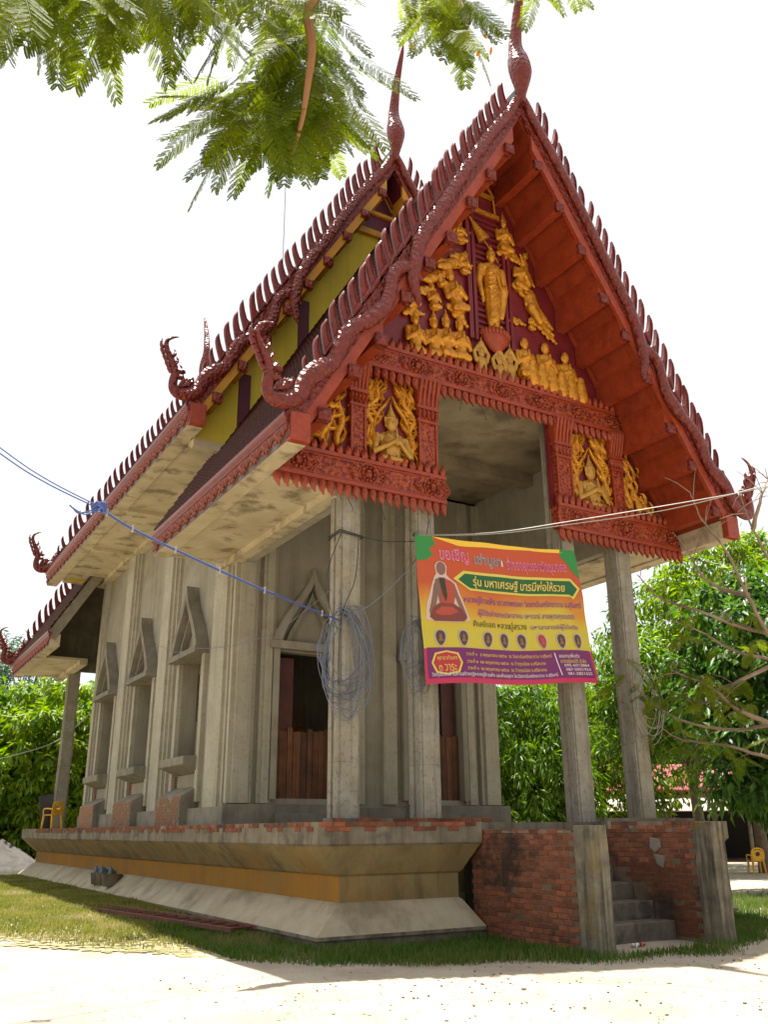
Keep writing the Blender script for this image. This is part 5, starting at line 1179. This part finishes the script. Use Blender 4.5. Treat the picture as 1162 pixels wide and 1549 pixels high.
def place_frond(parent, p, d, nrm, sc, inv_loc):
    d = Vector(d).normalized(); n_ = Vector(nrm); n_ = (n_ - d*n_.dot(d)).normalized(); y = n_.cross(d)
    M = Matrix((d, y, n_)).transposed().to_4x4(); o = ob('frond', random.choice(FR), None, parent, Vector(p)-inv_loc, M.to_euler(), (sc, sc, sc)); return o
fb = CAM + Vector((-4.5, -1.0, 0)); fb.z = GZ
ftree = thing('overhanging_tree', 'tree hanging feathery green fronds over the forecourt', 'tree', fb)
fork = fb + Vector((.3, .4, 4.2))
ob('trunk', MB().tube([fb-Vector((0,0,.1)), fb+Vector((.1,.1,1.6)), fork, fork+Vector((.4,.3,1.6))], [.20,.16,.13,.08], 10), K['bark'], ftree, -fb, smooth=60)
def limb(P, r0, r1, mat='twig'):
    Q = sagline(P, 6); n = len(Q); ob('branch', MB().tube(Q, [r0+(r1-r0)*i/(n-1) for i in range(n)], 7), K[mat], ftree, -fb, smooth=True)
limb([fork, dp(-260, -220, 3.0), dp(200, -230, 3.1), dp(462, -60, 2.95), dp(466, 20, 2.9), dp(472, 75, 2.88), dp(466, 125, 2.88), dp(456, 185, 2.9), dp(440, 240, 2.95)], .030, .005)
limb([fork+Vector((.1,.1,.6)), dp(-200, -330, 3.6), dp(350, -250, 3.5), dp(640, -90, 3.5), dp(690, -10, 3.5), dp(705, 60, 3.5)], .035, .005)
limb([fork+Vector((0,0,.3)), dp(-250, -140, 2.9), dp(0, -70, 2.9), dp(110, -20, 2.9), dp(150, 20, 2.9)], .03, .005)
limb([dp(350, -250, 3.5), dp(700, -200, 3.7), dp(790, -60, 3.7), dp(812, -5, 3.7)], .02, .004)
RF = random.Random(21)
def spray(anchors, n, spread, sc=(.8, 1.1), bias=(0, 0)):
    for _ in range(n):
        u, v, d = RF.choice(anchors); u += RF.uniform(-spread, spread); v += RF.uniform(-spread, spread)*.7; d += RF.uniform(-.35, .35)
        a = RF.uniform(-math.pi, math.pi)
        dirv = RT*(math.cos(a)+bias[0]) + Vector((0, 0, 1))*(.35*math.sin(a)-.75+bias[1]) + FW*RF.uniform(-.7, .7)
        nrm = -FW*.55 + Vector((0, 0, .75)) + Vector((RF.uniform(-.5, .5), RF.uniform(-.5, .5), 0))
        place_frond(ftree, dp(u, v, d), dirv, nrm, RF.uniform(*sc), fb)
spray([(425, 10, 3.3), (435, 70, 3.3), (425, 120, 3.28), (470, 50, 3.35), (480, 100, 3.35)], 64, 40, (.7, .95))
spray([(410, 130, 3.25), (390, 155, 3.2), (430, 165, 3.3), (455, 150, 3.35)], 56, 32, (.65, .9), bias=(-.05, -.1))
spray([(350, 130, 3.2), (375, 160, 3.2)], 18, 24, (.65, .9), bias=(-.9, .4))
spray([(480, 150, 3.4), (495, 165, 3.4)], 18, 24, (.6, .85), bias=(.2, -.1))
spray([(380, -20, 3.2), (480, -25, 3.3), (330, -40, 3.2)], 28, 38)
spray([(40, -55, 2.9), (110, -50, 2.9), (180, -55, 2.9), (225, -65, 2.95), (20, -40, 2.9), (70, -45, 2.9)], 86, 42, (.75, 1.0), bias=(0, -.05))
spray([(270, -55, 3.0), (300, -55, 3.1)], 10, 28, (.7, .9))
spray([(680, -5, 3.5), (690, 30, 3.5), (665, -15, 3.5), (702, 0, 3.5)], 40, 22, (.5, .75), bias=(-.05, -.2))
spray([(612, -20, 3.5), (622, 0, 3.5)], 5, 12, (.35, .5))
spray([(815, -42, 3.7), (845, -45, 3.7)], 12, 20, (.5, .7))
# yellow seed pods and blossoms in the right hand spray
K['blossom'] = pmat('yellow_leaflet', (.62,.36,.03), (.55,.20,.03), bump=0, trans=.3)
for i in range(26):
    p = dp(RF.gauss(690, 22), RF.gauss(55, 34), 3.45+RF.uniform(-.2, .2)); ob('yellowed_leaflet', MB().ell((0,0,0), (.008, .005, .016), 6, 4), K['blossom'], ftree, p-fb, (RF.uniform(0,3), RF.uniform(0,3), 0))
# ---------------------------------------------------------------- bare thorny branches from the right
sb = polar(1330, 19); stree = thing('thin_branched_tree', 'tree sending bare grey branches with small feathery leaves in from beside the gable', 'tree', sb)
ob('trunk', MB().tube([sb-Vector((0,0,.1)), sb+Vector((-.1,0,2.0)), sb+Vector((-.3,0,4.2)), sb+Vector((-.4,0,6.5))], [.16,.14,.10,.05], 8), K['bark'], stree, -sb, smooth=60)
K['greytwig'] = pmat('grey_twig', (.30,.22,.155), (.20,.14,.10), rough=.9, bump=.3)
BRN = [[(1290,1120),(1180,1098),(1110,1104),(1040,1092),(985,1062),(955,1030)], [(1290,1150),(1180,1148),(1100,1128),(1030,1118),(995,1095)], [(1290,1040),(1180,1002),(1110,984),(1060,955),(1010,935)], [(1290,1010),(1180,975),(1132,900),(1098,832),(1062,785),(1045,745)],
       [(1290,960),(1190,880),(1140,800),(1118,742)], [(1290,990),(1170,960),(1120,948),(1060,925),(1000,905),(965,870)], [(1180,1002),(1120,1030),(1080,1060),(1050,1065)], [(1132,900),(1090,890),(1060,868),(1040,830)], [(1180,1098),(1120,1075),(1075,1040),(1020,1015)], [(1140,800),(1150,760),(1162,725)]]
RB = random.Random(5)
for P in BRN:
    pts = [dp(u, v, 17.2 + .5*math.sin(u*.02+v)) for u, v in P]; 
    if P[0][0] == 1290: pts = [sb + Vector((-.3, 0, pts[0].z - sb.z - .6))] + pts
    Q = sagline(pts, 6, .01); n = len(Q); ob('branch', MB().tube(Q, [.045*(1-i/n)+.008 for i in range(n)], 6), K['greytwig'], stree, -sb, smooth=True)
    for k in range(13):
        i = RB.randrange(n//3, n); b = Q[i]; e = b + Vector((RB.uniform(-.5,.3), RB.uniform(-.4,.4), RB.uniform(-.25,.5)))
        ob('twig', MB().tube([b, b.lerp(e, .5)+Vector((0,0,.04)), e], [.010,.007,.004], 5), K['greytwig'], stree, -sb)
        for _ in range(3):
            dv = e - CAM
            if RB.random() < .8 and 774.5 - FPX*dv.dot(UP)/dv.dot(FW) > 925: place_frond(stree, e, Vector((RB.uniform(-1,1), RB.uniform(-1,1), -.35)), Vector((RB.uniform(-.4,.4), RB.uniform(-.6,.2), 1)), RB.uniform(.9, 1.5), sb)

# ---------------------------------------------------------------- far woods closing the horizon all round
n = 60000; r = np.random.default_rng(77); a = r.uniform(0, 2*math.pi, n); rd = 150 + 25*np.sin(a*5) + r.uniform(-12, 12, n)
hm = 9 + 3.5*np.sin(a*23) + 2.5*np.sin(a*57+1) + 1.5*np.sin(a*131+2)
P = np.stack([rd*np.cos(a), 10 + rd*np.sin(a), hm*r.uniform(0, 1, n)**.8 - .3], -1)
D = r.normal(size=(n, 3)) + np.array([0, 0, -.4]); D /= np.linalg.norm(D, axis=1, keepdims=True)
up = r.normal(size=(n, 3))*.6 + np.array([0, 0, 1.0]); up -= D*(up*D).sum(1, keepdims=True); up /= np.linalg.norm(up, axis=1, keepdims=True)
tag(ob('distant_woods', leaf_mesh('distant_woods', P, D, r.uniform(1.6, 3.2, n), r.uniform(.9, 1.6, n), up), K['leaf_blue'], kind='stuff'), 'low belt of distant woods along the horizon', 'woods')
